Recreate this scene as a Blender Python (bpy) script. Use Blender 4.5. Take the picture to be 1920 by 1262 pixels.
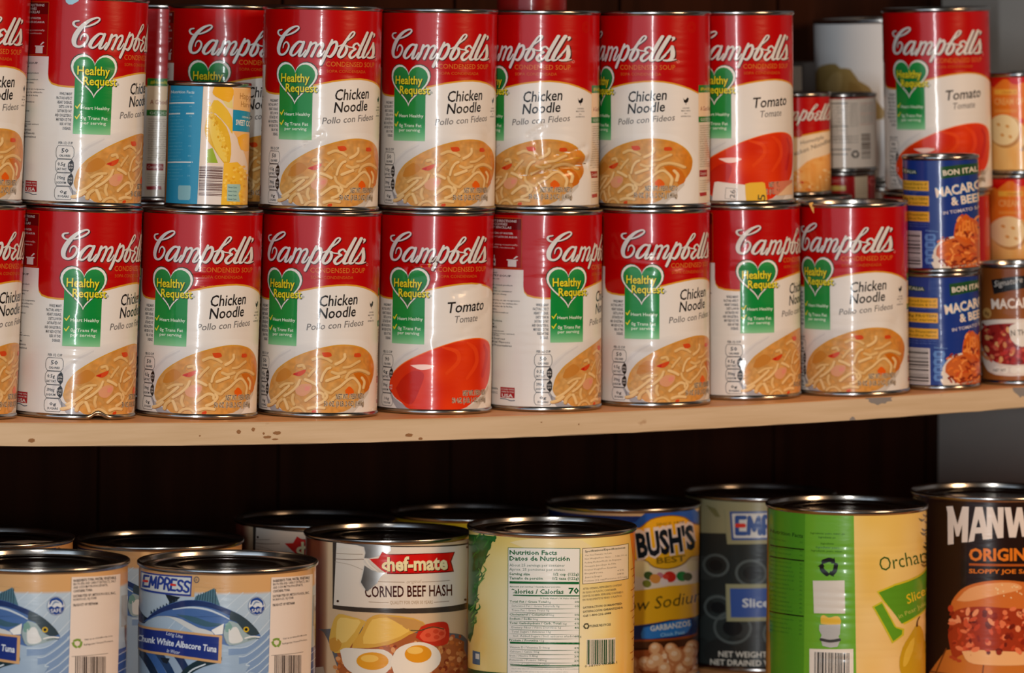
import bpy, bmesh, math, random
import numpy as np
from mathutils import Vector, Matrix
from mathutils.geometry import tessellate_polygon

random.seed(7)
for o in list(bpy.data.objects):
    bpy.data.objects.remove(o)
S = bpy.context.scene
COL = S.collection
R_ = math.radians

# ------------------------------------------------------------------ camera
HEAD, PITCH, ROLL = R_(30), 0, R_(.5)
d_ = Vector((math.sin(HEAD), math.cos(HEAD), 0))
r_ = Vector((math.cos(HEAD), -math.sin(HEAD), 0))
k_ = Vector((0, 0, 1))
CAM = Vector((0, 0, .3475)) - 4.19 * d_
fw = d_ * math.cos(PITCH) + k_ * math.sin(PITCH)
up = k_ * math.cos(PITCH) - d_ * math.sin(PITCH)
r2 = r_ * math.cos(ROLL) + up * math.sin(ROLL)
u2 = up * math.cos(ROLL) - r_ * math.sin(ROLL)
cam = bpy.data.cameras.new('camera')
camo = bpy.data.objects.new('camera', cam)
COL.objects.link(camo)
M = Matrix((r2, u2, -fw)).transposed().to_4x4()
M.translation = CAM
camo.matrix_world = M
cam.sensor_width = 36
cam.lens = 159.375
cam.shift_y = -.28698
cam.clip_start = .05
cam.clip_end = 60
cam.dof.use_dof = True
cam.dof.focus_distance = 4.05
cam.dof.aperture_fstop = 7.5
S.camera = camo

# ------------------------------------------------------------------ world, lights, exposure
S.view_settings.view_transform = 'Standard'
S.view_settings.look = 'None'
S.view_settings.exposure = 0
S.view_settings.gamma = 1
S.view_settings.use_curve_mapping = False
W = bpy.data.worlds.new('pantry_room_light')
S.world = W
W.use_nodes = True
W.node_tree.nodes['Background'].inputs['Color'].default_value = (.9, .78, .66, 1)
W.node_tree.nodes['Background'].inputs['Strength'].default_value = .03


def area(name, loc, aim, sx, sy, power, color):
    l = bpy.data.lights.new(name, 'AREA')
    l.shape = 'RECTANGLE'
    l.size, l.size_y = sx, sy
    l.energy = power
    l.color = color
    o = bpy.data.objects.new(name, l)
    COL.objects.link(o)
    o.location = loc
    o.rotation_euler = (Vector(aim) - Vector(loc)).to_track_quat('-Z', 'Y').to_euler()
    return o


area('flash_lamp', tuple(CAM - .25 * d_ - .16 * r_ - .29 * k_), (0, .05, .12), .055, .80, 48, (.93, .97, 1))
area('warm_room_lamp', (1.35, -2.95, 1.15), (.05, 0, .12), .9, .9, 60, (1, .60, .32))
area('ceiling_lamp', (-1.55, -2.5, 1.75), (-.05, 0, .1), .5, .5, 23, (1, .93, .84))
area('window_daylight', (-3.1, -2.0, .5), (.1, 0, .02), 2.4, 1.8, 21, (.72, .86, 1))


# ------------------------------------------------------------------ materials
def lin(c):
    c = [x / 255 for x in c]
    return tuple(x / 12.92 if x <= .04045 else ((x + .055) / 1.055) ** 2.4 for x in c)


def new_mat(name):
    m = bpy.data.materials.new(name)
    m.use_nodes = True
    nt = m.node_tree
    return m, nt, nt.nodes['Principled BSDF']


def node(nt, typ, **kw):
    n = nt.nodes.new(typ)
    for k, v in kw.items():
        if k in n.inputs:
            n.inputs[k].default_value = v
        else:
            setattr(n, k, v)
    return n


def print_material(name, rough, spec, coat, wrinkle):
    m, nt, b = new_mat(name)
    a = node(nt, 'ShaderNodeAttribute', attribute_name='Ink')
    nt.links.new(a.outputs['Color'], b.inputs['Base Color'])
    b.inputs['Roughness'].default_value = rough
    b.inputs['Specular IOR Level'].default_value = spec
    b.inputs['Coat Weight'].default_value = coat
    b.inputs['Coat Roughness'].default_value = .09
    tc = node(nt, 'ShaderNodeTexCoord')
    mp = node(nt, 'ShaderNodeMapping')
    mp.inputs['Scale'].default_value = (60, 60, 220)
    nz = node(nt, 'ShaderNodeTexNoise', Scale=1.0, Detail=2.0)
    bp = node(nt, 'ShaderNodeBump', Strength=wrinkle, Distance=.0012)
    nt.links.new(tc.outputs['Object'], mp.inputs['Vector'])
    nt.links.new(mp.outputs['Vector'], nz.inputs['Vector'])
    nt.links.new(nz.outputs['Fac'], bp.inputs['Height'])
    nt.links.new(bp.outputs['Normal'], b.inputs['Normal'])
    nt.links.new(bp.outputs['Normal'], b.inputs['Coat Normal'])
    return m


def metal_material(name, col, rough, metallic=1.0, streak=.05):
    m, nt, b = new_mat(name)
    nz = node(nt, 'ShaderNodeTexNoise', Scale=90.0, Detail=3.0)
    tc = node(nt, 'ShaderNodeTexCoord')
    nt.links.new(tc.outputs['Object'], nz.inputs['Vector'])
    rp = node(nt, 'ShaderNodeMapRange')
    rp.inputs['To Min'].default_value = rough - streak
    rp.inputs['To Max'].default_value = rough + streak
    nt.links.new(nz.outputs['Fac'], rp.inputs['Value'])
    nt.links.new(rp.outputs['Result'], b.inputs['Roughness'])
    b.inputs['Base Color'].default_value = (*lin(col), 1)
    b.inputs['Metallic'].default_value = metallic
    return m


M_INK = print_material('glossy_printed_paper', .27, .24, .30, .10)
M_MATTE = print_material('satin_printed_paper', .5, .4, .08, .08)
M_TIN = metal_material('tinplate', (176, 175, 174), .21)
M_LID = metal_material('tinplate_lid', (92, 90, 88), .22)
M_SCRAP = metal_material('bare_torn_tin', (170, 165, 160), .3)


def wood_material(name, c1, c2, scale, rough, dark_specks=True):
    m, nt, b = new_mat(name)
    tc = node(nt, 'ShaderNodeTexCoord')
    mp = node(nt, 'ShaderNodeMapping')
    mp.inputs['Scale'].default_value = scale
    nz = node(nt, 'ShaderNodeTexNoise', Scale=1.0, Detail=6.0, Roughness=.6)
    nt.links.new(tc.outputs['Object'], mp.inputs['Vector'])
    nt.links.new(mp.outputs['Vector'], nz.inputs['Vector'])
    cr = node(nt, 'ShaderNodeValToRGB')
    cr.color_ramp.elements[0].position = .3
    cr.color_ramp.elements[0].color = (*lin(c2), 1)
    cr.color_ramp.elements[1].position = .62
    cr.color_ramp.elements[1].color = (*lin(c1), 1)
    nt.links.new(nz.outputs['Fac'], cr.inputs['Fac'])
    out = cr.outputs['Color']
    if dark_specks:
        n2 = node(nt, 'ShaderNodeTexNoise', Scale=38.0, Detail=3.0)
        nt.links.new(tc.outputs['Object'], n2.inputs['Vector'])
        r2n = node(nt, 'ShaderNodeValToRGB')
        r2n.color_ramp.elements[0].position = .70
        r2n.color_ramp.elements[0].color = (0, 0, 0, 1)
        r2n.color_ramp.elements[1].position = .78
        r2n.color_ramp.elements[1].color = (.7, .7, .7, 1)
        nt.links.new(n2.outputs['Fac'], r2n.inputs['Fac'])
        mx = node(nt, 'ShaderNodeMix', data_type='RGBA')
        nt.links.new(r2n.outputs['Color'], mx.inputs['Factor'])
        nt.links.new(out, mx.inputs['A'])
        mx.inputs['B'].default_value = (*lin((150, 105, 60)), 1)
        out = mx.outputs['Result']
    nt.links.new(out, b.inputs['Base Color'])
    b.inputs['Roughness'].default_value = rough
    bp = node(nt, 'ShaderNodeBump', Strength=.25, Distance=.001)
    nt.links.new(nz.outputs['Fac'], bp.inputs['Height'])
    nt.links.new(bp.outputs['Normal'], b.inputs['Normal'])
    return m


M_EDGE = wood_material('pale_board_edge', (206, 182, 150), (190, 164, 128), (5, 60, 90), .7)
M_TOP = wood_material('varnished_board_top', (230, 168, 108), (208, 140, 82), (6, 60, 60), .45, False)
M_UNDER = wood_material('shade_toned_underside', (84, 62, 44), (60, 42, 28), (6, 60, 60), .75, False)  # unlit underside: its shade is put into a darker wood colour
M_PANEL = wood_material('dark_wood_panelling', (50, 23, 11), (34, 15, 7), (30, 30, 1.5), .55, False)

M_PANEL.node_tree.nodes['Principled BSDF'].inputs['Specular IOR Level'].default_value = .08
M_PANEL.node_tree.nodes['Principled BSDF'].inputs['Roughness'].default_value = .8


def plain(name, c, rough, var=.06):
    m, nt, b = new_mat(name)
    nz = node(nt, 'ShaderNodeTexNoise', Scale=14.0, Detail=4.0)
    tc = node(nt, 'ShaderNodeTexCoord')
    nt.links.new(tc.outputs['Object'], nz.inputs['Vector'])
    cr = node(nt, 'ShaderNodeValToRGB')
    l = lin(c)
    cr.color_ramp.elements[0].color = (*[x * (1 - var) for x in l], 1)
    cr.color_ramp.elements[1].color = (*[min(1, x * (1 + var)) for x in l], 1)
    nt.links.new(nz.outputs['Fac'], cr.inputs['Fac'])
    nt.links.new(cr.outputs['Color'], b.inputs['Base Color'])
    b.inputs['Roughness'].default_value = rough
    return m


M_WALL = plain('grey_painted_plaster', (176, 173, 168), .6)
M_KNOT = plain('knot_brown', (140, 98, 58), .7)
M_STAIN = plain('grey_paint_stain', (128, 124, 122), .6)


# ------------------------------------------------------------------ object helpers
def link_mesh(name, me, mat, parent=None, loc=None):
    o = bpy.data.objects.new(name, me)
    COL.objects.link(o)
    if mat is not None and not me.materials:
        me.materials.append(mat)
    if parent:
        o.parent = parent
    if loc:
        o.location = loc
    return o


def thing(name, label, cat, loc, rz=0, group=None):
    o = bpy.data.objects.new(name, None)
    COL.objects.link(o)
    o.empty_display_size = .03
    o.location = loc
    o.rotation_euler = (0, 0, rz)
    o['label'] = label
    o['category'] = cat
    if group:
        o['group'] = group
    return o


def lathe(name, prof, seg=96, zf=None, rf=None):
    """prof: (radius, z) list in metres; zf/rf: offsets by angle and profile point (for dents)"""
    vs, fs = [], []
    n = len(prof)
    for i in range(seg):
        a = 2 * math.pi * i / seg
        for (r, z) in prof:
            rr = r + (rf(a, z) if rf else 0)
            vs.append((rr * math.sin(a), -rr * math.cos(a), z + (zf(a, z) if zf else 0)))
    for i in range(seg):
        j = (i + 1) % seg
        for k in range(n - 1):
            a, b, c, dd = i * n + k, j * n + k, j * n + k + 1, i * n + k + 1
            if prof[k][0] < 1e-6:
                fs.append((a, c, dd)) if False else fs.append((c, dd, a))
            elif prof[k + 1][0] < 1e-6:
                fs.append((a, b, dd))
            else:
                fs.append((a, b, c, dd))
    me = bpy.data.meshes.new(name)
    me.from_pydata(vs, [], fs)
    bm = bmesh.new()
    bm.from_mesh(me)
    bmesh.ops.remove_doubles(bm, verts=bm.verts, dist=1e-6)
    bmesh.ops.recalc_face_normals(bm, faces=bm.faces)
    bm.to_mesh(me)
    bm.free()
    me.polygons.foreach_set('use_smooth', [True] * len(me.polygons))
    me.update()
    return me


def box(name, x0, x1, y0, y1, z0, z1, mat, parent=None, bevel=0):
    bm = bmesh.new()
    bmesh.ops.create_cube(bm, size=1)
    for v in bm.verts:
        v.co = Vector(((x0 + x1) / 2 + v.co.x * (x1 - x0), (y0 + y1) / 2 + v.co.y * (y1 - y0), (z0 + z1) / 2 + v.co.z * (z1 - z0)))
    if bevel:
        bmesh.ops.bevel(bm, geom=bm.edges[:], offset=bevel, segments=2, affect='EDGES', profile=.5)
    me = bpy.data.meshes.new(name)
    bm.to_mesh(me)
    bm.free()
    return link_mesh(name, me, mat, parent)


# ------------------------------------------------------------------ printed artwork on a cylinder
_tc = {}


def glyphs(s, bold=0.0, res=2):
    """flat triangles of a line of lettering: unit size, and its bounds"""
    key = (s, round(bold, 3), res)
    if key in _tc:
        return _tc[key]
    c = bpy.data.curves.new('lettering', 'FONT')
    c.body = s
    c.size = 1
    c.offset = bold * .5
    c.resolution_u = res
    c.dimensions = '2D'
    c.fill_mode = 'FRONT'
    o = bpy.data.objects.new('lettering', c)
    me = bpy.data.meshes.new_from_object(o)
    me.calc_loop_triangles()
    v = np.empty(len(me.vertices) * 3, np.float32)
    me.vertices.foreach_get('co', v)
    t = np.empty(len(me.loop_triangles) * 3, np.int32)
    me.loop_triangles.foreach_get('vertices', t)
    v = v.reshape(-1, 3)[:, :2].astype(float)
    t = t.reshape(-1, 3)
    bpy.data.objects.remove(o)
    bpy.data.curves.remove(c)
    bpy.data.meshes.remove(me)
    _tc[key] = (v, t)
    return v, t


CAP = 0.729


def spline(pts, n=6):
    """Catmull-Rom through points (any dimension)"""
    p = [np.array(q, float) for q in pts]
    p = [2 * p[0] - p[1]] + p + [2 * p[-1] - p[-2]]
    out = []
    for i in range(1, len(p) - 2):
        for k in range(n):
            t = k / n
            a, b, c, e = p[i - 1], p[i], p[i + 1], p[i + 2]
            out.append(.5 * ((2 * b) + (c - a) * t + (2 * a - 5 * b + 4 * c - e) * t * t + (3 * b - a - 3 * c + e) * t ** 3))
    out.append(p[-2])
    return out


def hash_noise(u, v, s, seed=0):
    def h(i, j):
        x = np.sin(i * 127.1 + j * 311.7 + seed * 74.7) * 43758.5453
        return x - np.floor(x)
    u = np.asarray(u) / s
    v = np.asarray(v) / s
    i, j = np.floor(u), np.floor(v)
    f, g = u - i, v - j
    f = f * f * (3 - 2 * f)
    g = g * g * (3 - 2 * g)
    return (h(i, j) * (1 - f) + h(i + 1, j) * f) * (1 - g) + (h(i, j + 1) * (1 - f) + h(i + 1, j + 1) * f) * g


def mixc(c1, c2, t):
    t = np.clip(t, 0, 1)[:, None]
    return np.array(c1)[None] * (1 - t) + np.array(c2)[None] * t


class Art:
    """artwork on a paper band; u = arc length in mm from the middle of the front, v = mm down from the label top"""
    CELL = 2.4

    def __init__(self, R, h):
        self.R, self.h = R, h
        self.nc = int(round(2 * math.pi * R / self.CELL))
        self.cell = 2 * math.pi * R / self.nc
        self.items = []   # (verts Nx2, tris Mx3, color, layer)
        self.f = lambda x, y: (x, y)

    # coordinate systems for tracing -------------------------------------------------
    def flat(self):
        self.f = lambda x, y: (x, y)
        return self

    def deg(self):
        self.f = lambda x, y: (x * math.pi / 180 * self.R, y)
        return self

    def seen(self, cx, rad, top, scale, bow=0, x0=0, y0=0, zoom=1, turn=0):
        """coordinates of a sketch of the can drawn from the front (outline half-width rad)"""
        def g(x, y):
            X, Y = x0 + x / zoom, y0 + y / zoom
            t = math.asin(max(-.999, min(.999, (X - cx) / rad)))
            return ((t - R_(turn)) * self.R, (Y - top + bow * (1 - math.cos(t))) / scale)
        self.f = g
        return self

    # shapes --------------------------------------------------------------------------
    def add(self, v, t, col, layer):
        v = np.asarray(v, float)
        w = np.array([self.f(a, b) for a, b in v])
        self.items.append((w, np.asarray(t, int), col, layer))

    def poly(self, pts, col, layer, smooth=0):
        if smooth:
            pts = spline(list(pts) + [pts[0]], smooth)[:-1]
        t = tessellate_polygon([[Vector((p[0], p[1], 0)) for p in pts]])
        if t:
            self.add([(p[0], p[1]) for p in pts], t, col, layer)

    def rect(self, x0, y0, x1, y1, col, layer):
        n = max(1, min(12, int(abs(x1 - x0) / 40)))
        xs = [x0 + (x1 - x0) * i / n for i in range(n + 1)]
        self.poly([(x, y0) for x in xs] + [(x, y1) for x in reversed(xs)], col, layer)

    def frame(self, x0, y0, x1, y1, w, col, layer):
        self.rect(x0, y0, x1, y0 + w, col, layer)
        self.rect(x0, y1 - w, x1, y1, col, layer)
        self.rect(x0, y0, x0 + w, y1, col, layer)
        self.rect(x1 - w, y0, x1, y1, col, layer)

    def ellipse(self, cx, cy, rx, ry, col, layer, rot=0, n=24):
        c, s = math.cos(R_(rot)), math.sin(R_(rot))
        self.poly([(cx + rx * math.cos(a) * c - ry * math.sin(a) * s, cy + rx * math.cos(a) * s + ry * math.sin(a) * c)
                   for a in [2 * math.pi * i / n for i in range(n)]], col, layer)

    def ring(self, cx, cy, rx, ry, w, col, layer, n=28):
        self.stroke([(cx + rx * math.cos(2 * math.pi * i / n), cy + ry * math.sin(2 * math.pi * i / n)) for i in range(n + 1)], w, col, layer, 0)

    def stroke(self, pts, w, col, layer, smooth=5, dx=0, dy=0):
        """pts (x,y) or (x,y,width)"""
        if not smooth and len(pts) > 2:
            for a, b in zip(pts[:-1], pts[1:]):     # straight pieces with round joints
                self.stroke([a, b], w, col, layer, 0, dx, dy)
            return
        p = [(q[0] + dx, q[1] + dy, (q[2] if len(q) > 2 else w)) for q in pts]
        if smooth:
            p = spline(p, smooth)
        p = np.array(p, float)
        tg = np.gradient(p[:, :2], axis=0)
        tg /= np.maximum(1e-9, np.linalg.norm(tg, axis=1))[:, None]
        nn = np.stack([-tg[:, 1], tg[:, 0]], 1)
        L = p[:, :2] + nn * p[:, 2:3] / 2
        Rr = p[:, :2] - nn * p[:, 2:3] / 2
        v = np.concatenate([L, Rr])
        n = len(p)
        t = []
        for i in range(n - 1):
            t += [(i, i + 1, n + i + 1), (i, n + i + 1, n + i)]
        vs = [v]
        off = 2 * n
        for e, s in ((0, -1), (n - 1, 1)):
            c = p[e, :2]
            a0 = math.atan2(nn[e][1], nn[e][0])
            fan = [c] + [c + p[e, 2] / 2 * np.array((math.cos(a0 - s * math.pi * k / 6), math.sin(a0 - s * math.pi * k / 6))) for k in range(7)]
            vs.append(np.array(fan))
            t += [(off, off + k, off + k + 1) for k in range(1, 7)]
            off += 8
        self.add(np.concatenate(vs), t, col, layer)

    def text(self, s, x0, y0, x1, y1, cap, col, layer, bold=0, shear=0, res=2, fit=True, align='l', bend=0):
        """baseline from (x0,y0) to (x1,y1); cap = letter height in the same units"""
        v, t = glyphs(s, bold, res)
        if not len(t):
            return
        v = v.copy()
        lo, hi = v[:, 0].min(), v[:, 0].max()
        k = cap / CAP
        v[:, 0] += v[:, 1] * shear
        Lw = math.hypot(x1 - x0, y1 - y0)
        if fit:
            sx = Lw / max(1e-6, hi - lo)
        else:
            sx = k
        xs = (v[:, 0] - lo) * sx
        wtot = (hi - lo) * sx
        if not fit:
            xs += {'l': 0, 'c': (Lw - wtot) / 2, 'r': Lw - wtot}[align]
        ys = v[:, 1] * k
        if bend:
            q = xs / max(1e-6, Lw) * 2 - 1
            ys = ys + bend * (1 - q * q)
        cx_, sy_ = (x1 - x0) / Lw, (y1 - y0) / Lw
        out = np.stack([x0 + xs * cx_ + ys * sy_, y0 + xs * sy_ - ys * cx_], 1)
        self.add(out, t, col, layer)

    def lines(self, rows, x0, x1, y0, dy, cap, col, layer, align='l', bold=0, fit=False, slope=0):
        for i, s in enumerate(rows):
            if s:
                self.text(s, x0, y0 + i * dy, x1, y0 + i * dy + slope, cap, col, layer, bold, fit=fit, align=align, res=1)

    def barcode(self, x0, y0, x1, y1, col, layer, seed=1, horizontal=False):
        rnd = random.Random(seed)
        a, b = (y0, y1) if horizontal else (x0, x1)
        p = a
        while p < b:
            w = (b - a) / 60 * rnd.choice((1, 1, 2, 3))
            if horizontal:
                self.rect(x0, p, x1, min(b, p + w), col, layer)
            else:
                self.rect(p, y0, min(b, p + w), y1, col, layer)
            p += w + (b - a) / 60 * rnd.choice((1, 1, 2))

    # build ---------------------------------------------------------------------------
    def tris(self, cutv):
        out_p, out_i = [], []
        c = self.cell
        for idx, (w, t, col, layer) in enumerate(self.items):
            P = w[t]                                            # M,3,2
            du = P[:, :, 0].max(1) - P[:, :, 0].min(1)
            dv = P[:, :, 1].max(1) - P[:, :, 1].min(1)
            big = (du > c * .9) | ((dv > c * 1.6) if cutv else np.zeros(len(P), bool))
            small = P[~big]
            out_p.append(small)
            out_i.append(np.full(len(small), idx))
            acc = []
            for tri in P[big]:
                polys = [[tuple(q) for q in tri]]
                for ax in ((0, 1) if cutv else (0,)):
                    nxt = []
                    for pl in polys:
                        lo = min(q[ax] for q in pl)
                        hi = max(q[ax] for q in pl)
                        k0, k1 = math.floor(lo / c) + 1, math.ceil(hi / c) - 1
                        cur = pl
                        for k in range(k0, k1 + 1):
                            x = k * c
                            a_, b_ = [], []
                            m = len(cur)
                            for i in range(m):
                                p, q = cur[i], cur[(i + 1) % m]
                                (a_ if p[ax] <= x else b_).append(p)
                                if (p[ax] <= x) != (q[ax] <= x):
                                    s = (x - p[ax]) / (q[ax] - p[ax])
                                    e = (p[0] + (q[0] - p[0]) * s, p[1] + (q[1] - p[1]) * s)
                                    a_.append(e)
                                    b_.append(e)
                            if len(a_) >= 3:
                                nxt.append(a_)
                            cur = b_
                            if len(cur) < 3:
                                break
                        if len(cur) >= 3:
                            nxt.append(cur)
                    polys = nxt
                for pl in polys:
                    for i in range(1, len(pl) - 1):
                        acc.append((pl[0], pl[i], pl[i + 1]))
            if acc:
                out_p.append(np.array(acc))
                out_i.append(np.full(len(acc), idx))
        if not out_p:
            return np.zeros((0, 3, 2)), np.zeros(0, int)
        return np.concatenate(out_p), np.concatenate(out_i)

    def mesh(self, name, base, z0, disp=None, dented=False, fine=None):
        """base: colour or function(u,v) of the paper; z0: height of the label's lower edge in metres"""
        c = self.cell
        R, h = self.R, self.h
        rows = max(4, int(h / c)) if (dented or fine or callable(base)) else 12
        half = math.pi * R
        us = (np.arange(self.nc + 1) - self.nc // 2) * c
        vsr = np.minimum(np.arange(rows + 1) * (c if dented else h / rows), h)
        vsr[-1] = h
        gu, gv = np.meshgrid(us, vsr)
        a = gu[:-1, :-1].ravel(), gv[:-1, :-1].ravel()
        b = gu[:-1, 1:].ravel(), gv[:-1, 1:].ravel()
        e = gu[1:, 1:].ravel(), gv[1:, 1:].ravel()
        g = gu[1:, :-1].ravel(), gv[1:, :-1].ravel()
        st = lambda q: np.stack(q, 1)
        bt = np.concatenate([np.stack([st(a), st(g), st(e)], 1), np.stack([st(a), st(e), st(b)], 1)])
        P, I = self.tris(dented)
        keep = (P[:, :, 1].max(1) > 0) & (P[:, :, 1].min(1) < h)
        P, I = P[keep], I[keep]
        P[:, :, 1] = np.clip(P[:, :, 1], 0, h)
        eps = .055
        offs = np.array([it[3] * eps + (i % 23) * .0012 for i, it in enumerate(self.items)]) if self.items else np.zeros(1)
        allP = np.concatenate([bt, P])
        off = np.concatenate([np.zeros(len(bt)), offs[I]])
        V = allP.reshape(-1, 2)
        off = np.repeat(off, 3)
        # face orientation: outward
        A = allP
        area2 = (A[:, 1, 0] - A[:, 0, 0]) * (A[:, 2, 1] - A[:, 0, 1]) - (A[:, 2, 0] - A[:, 0, 0]) * (A[:, 1, 1] - A[:, 0, 1])
        order = np.where((area2 > 0)[:, None], np.array([0, 2, 1])[None], np.array([0, 1, 2])[None])
        F = (np.arange(len(A)) * 3)[:, None] + order
        good = np.abs(area2) > 1e-7
        u, v = V[:, 0], V[:, 1]
        D = disp if disp else (lambda u, v: np.zeros_like(u))
        dr = D(u, v)
        hh = .3
        du = (D(u + hh, v) - D(u - hh, v)) / (2 * hh)
        dv = (D(u, v + hh) - D(u, v - hh)) / (2 * hh)
        ph = u / R
        rr = R + dr + off
        co = np.stack([rr * np.sin(ph), -rr * np.cos(ph), h - v], 1) * .001
        co[:, 2] += z0
        nr = np.stack([np.sin(ph), -np.cos(ph), 0 * ph], 1)
        tt = np.stack([np.cos(ph), np.sin(ph), 0 * ph], 1)
        N = nr - tt * du[:, None]
        N[:, 2] += dv
        N /= np.linalg.norm(N, axis=1)[:, None]
        cols = np.empty((len(V), 3))
        nb = len(bt) * 3

        def paint(col, sl, uu, vv):
            if callable(col):
                q = np.clip(col(uu, vv), 0, 255) / 255
            else:
                q = np.tile(np.array(col, float) / 255, (len(uu), 1))
            cols[sl] = np.where(q <= .04045, q / 12.92, ((q + .055) / 1.055) ** 2.4)
        paint(base, slice(0, nb), u[:nb], v[:nb])
        Iv = np.repeat(I, 3)
        for i, it in enumerate(self.items):
            m = np.nonzero(Iv == i)[0] + nb
            if len(m):
                paint(it[2], m, u[m], v[m])
        # compact to kept faces
        F = F[good]
        used = F.ravel()
        remap = np.arange(len(used))
        co, N, cols = co[used], N[used], cols[used]
        F = remap.reshape(-1, 3)
        me = bpy.data.meshes.new(name)
        me.vertices.add(len(co))
        me.vertices.foreach_set('co', co.ravel())
        me.loops.add(len(F) * 3)
        me.loops.foreach_set('vertex_index', F.ravel())
        me.polygons.add(len(F))
        me.polygons.foreach_set('loop_start', np.arange(len(F)) * 3)
        me.polygons.foreach_set('use_smooth', np.ones(len(F), bool))
        me.update(calc_edges=True)
        at = me.color_attributes.new('Ink', 'FLOAT_COLOR', 'POINT')
        at.data.foreach_set('color', np.concatenate([cols, np.ones((len(cols), 1))], 1).ravel())
        me.normals_split_custom_set_from_vertices(N.tolist())
        return me


def waves(amp=.12, s=22, seed=0):
    return lambda u, v: amp * (hash_noise(u, v, s, seed) - .5) * 2


def bump(u, v, cu, cv, su, sv, a, rot=0):
    c, s = math.cos(R_(rot)), math.sin(R_(rot))
    x = (u - cu) * c + (v - cv) * s
    y = -(u - cu) * s + (v - cv) * c
    return a * np.exp(-(x / su) ** 2 - (y / sv) ** 2)


def beads(v, first, n, pitch, a, w=2.2):
    o = 0
    for i in range(n):
        o = o + a * np.exp(-((v - first - i * pitch) / w) ** 2)
    return o


# ------------------------------------------------------------------ colours of the inks
RED, DRED, SHAD = (178, 0, 2), (150, 6, 8), (70, 6, 8)
GOLD, ORNG = (214, 150, 40), (176, 84, 22)
WHITE, OFFW = (230, 226, 220), (214, 209, 204)
GREEN, DGREEN = (20, 128, 56), (12, 92, 40)
YEL = (232, 214, 40)
BLACK, GREY = (32, 28, 28), (112, 108, 106)
SILV = (214, 212, 208)
CREAM = (232, 214, 186)

SCRIPT = [  # the brush lettering of the brand, traced as strokes (x, y, width)
    [(248, 318, 16), (214, 328, 20), (206, 356, 22), (228, 386, 20), (268, 388, 16), (330, 374, 20), (396, 342, 24), (440, 304, 22), (436, 280, 20), (402, 280, 24), (340, 312, 36), (284, 370, 46), (240, 446, 50), (216, 524, 46), (222, 588, 36), (256, 606, 28), (296, 584, 26), (326, 534, 24), (330, 488, 22), (304, 460, 20), (276, 484, 14), (266, 530, 9)],
    [(500, 462, 26), (446, 456, 30), (388, 514, 42), (356, 584, 42), (380, 614, 26), (424, 584, 22), (474, 516, 24), (504, 462, 24)],
    [(504, 458, 36), (470, 560, 36), (452, 612, 32), (484, 608, 22), (530, 548, 18)],
    [(586, 462, 36), (552, 560, 36), (516, 618, 38)],
    [(552, 556, 14), (596, 484, 20), (640, 462, 32), (648, 500, 34), (618, 570, 36), (596, 616, 38)],
    [(628, 556, 14), (672, 484, 20), (716, 464, 32), (724, 500, 34), (690, 566, 36), (668, 614, 32), (706, 606, 20), (748, 550, 16)],
    [(830, 428, 30), (790, 520, 40), (736, 640, 42), (704, 704, 40)],
    [(784, 536, 18), (826, 470, 26), (872, 446, 34), (884, 492, 40), (856, 566, 42), (814, 616, 36), (778, 610, 22)],
    [(872, 500, 16), (930, 486, 16), (1006, 428, 16), (1064, 378, 20), (1086, 342, 22), (1074, 326, 18), (1044, 344, 22), (996, 420, 34), (938, 520, 44), (906, 592, 42), (930, 622, 30), (974, 590, 36), (1000, 530, 36), (988, 486, 26), (1020, 500, 16), (1066, 506, 16)],
    [(1142, 482, 26), (1120, 458, 22), (1084, 476, 28), (1078, 510, 28), (1106, 524, 20), (1068, 546, 30), (1034, 592, 40), (1052, 626, 30), (1096, 602, 22), (1142, 540, 20)],
    [(1236, 332, 34), (1190, 440, 40), (1138, 566, 42), (1132, 616, 34), (1168, 612, 20), (1206, 566, 16)],
    [(1290, 332, 34), (1246, 440, 40), (1196, 566, 42), (1190, 616, 34), (1224, 608, 18), (1262, 556, 16)],
    [(1308, 448, 16), (1276, 520, 18), (1228, 590, 16)],
    [(1308, 448, 24), (1312, 520, 34), (1306, 588, 34), (1276, 620, 26), (1240, 614, 18), (1290, 620, 22), (1332, 606, 10)],
    [(1316, 346, 26), (1318, 362, 20), (1308, 386, 8)],
]


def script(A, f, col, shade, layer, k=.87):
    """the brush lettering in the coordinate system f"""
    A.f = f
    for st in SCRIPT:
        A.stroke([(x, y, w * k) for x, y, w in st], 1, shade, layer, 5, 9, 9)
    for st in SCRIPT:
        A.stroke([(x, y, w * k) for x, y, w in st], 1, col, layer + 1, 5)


def fade(c1, c2, v0, v1):
    return lambda u, v: mixc(c1, c2, (v - v0) / (v1 - v0))


def recycle(A, cx, cy, r, col, layer):
    for k in range(3):
        a = R_(-90 + 120 * k)
        pts = []
        for t, rr in ((-46, 1), (0, .95), (30, 1)):
            b = a + R_(t)
            pts.append((cx + r * rr * math.cos(b), cy + r * rr * math.sin(b)))
        A.stroke(pts, r * .58, col, layer, 3)
        b = a + R_(62)
        h = (cx + r * math.cos(b), cy + r * math.sin(b))
        q = a + R_(30)
        m = (cx + r * math.cos(q), cy + r * math.sin(q))
        nx, ny = math.cos(q), math.sin(q)
        A.poly([(m[0] + nx * r * .5, m[1] + ny * r * .5), h, (m[0] - nx * r * .45, m[1] - ny * r * .45)], col, layer)


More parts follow.
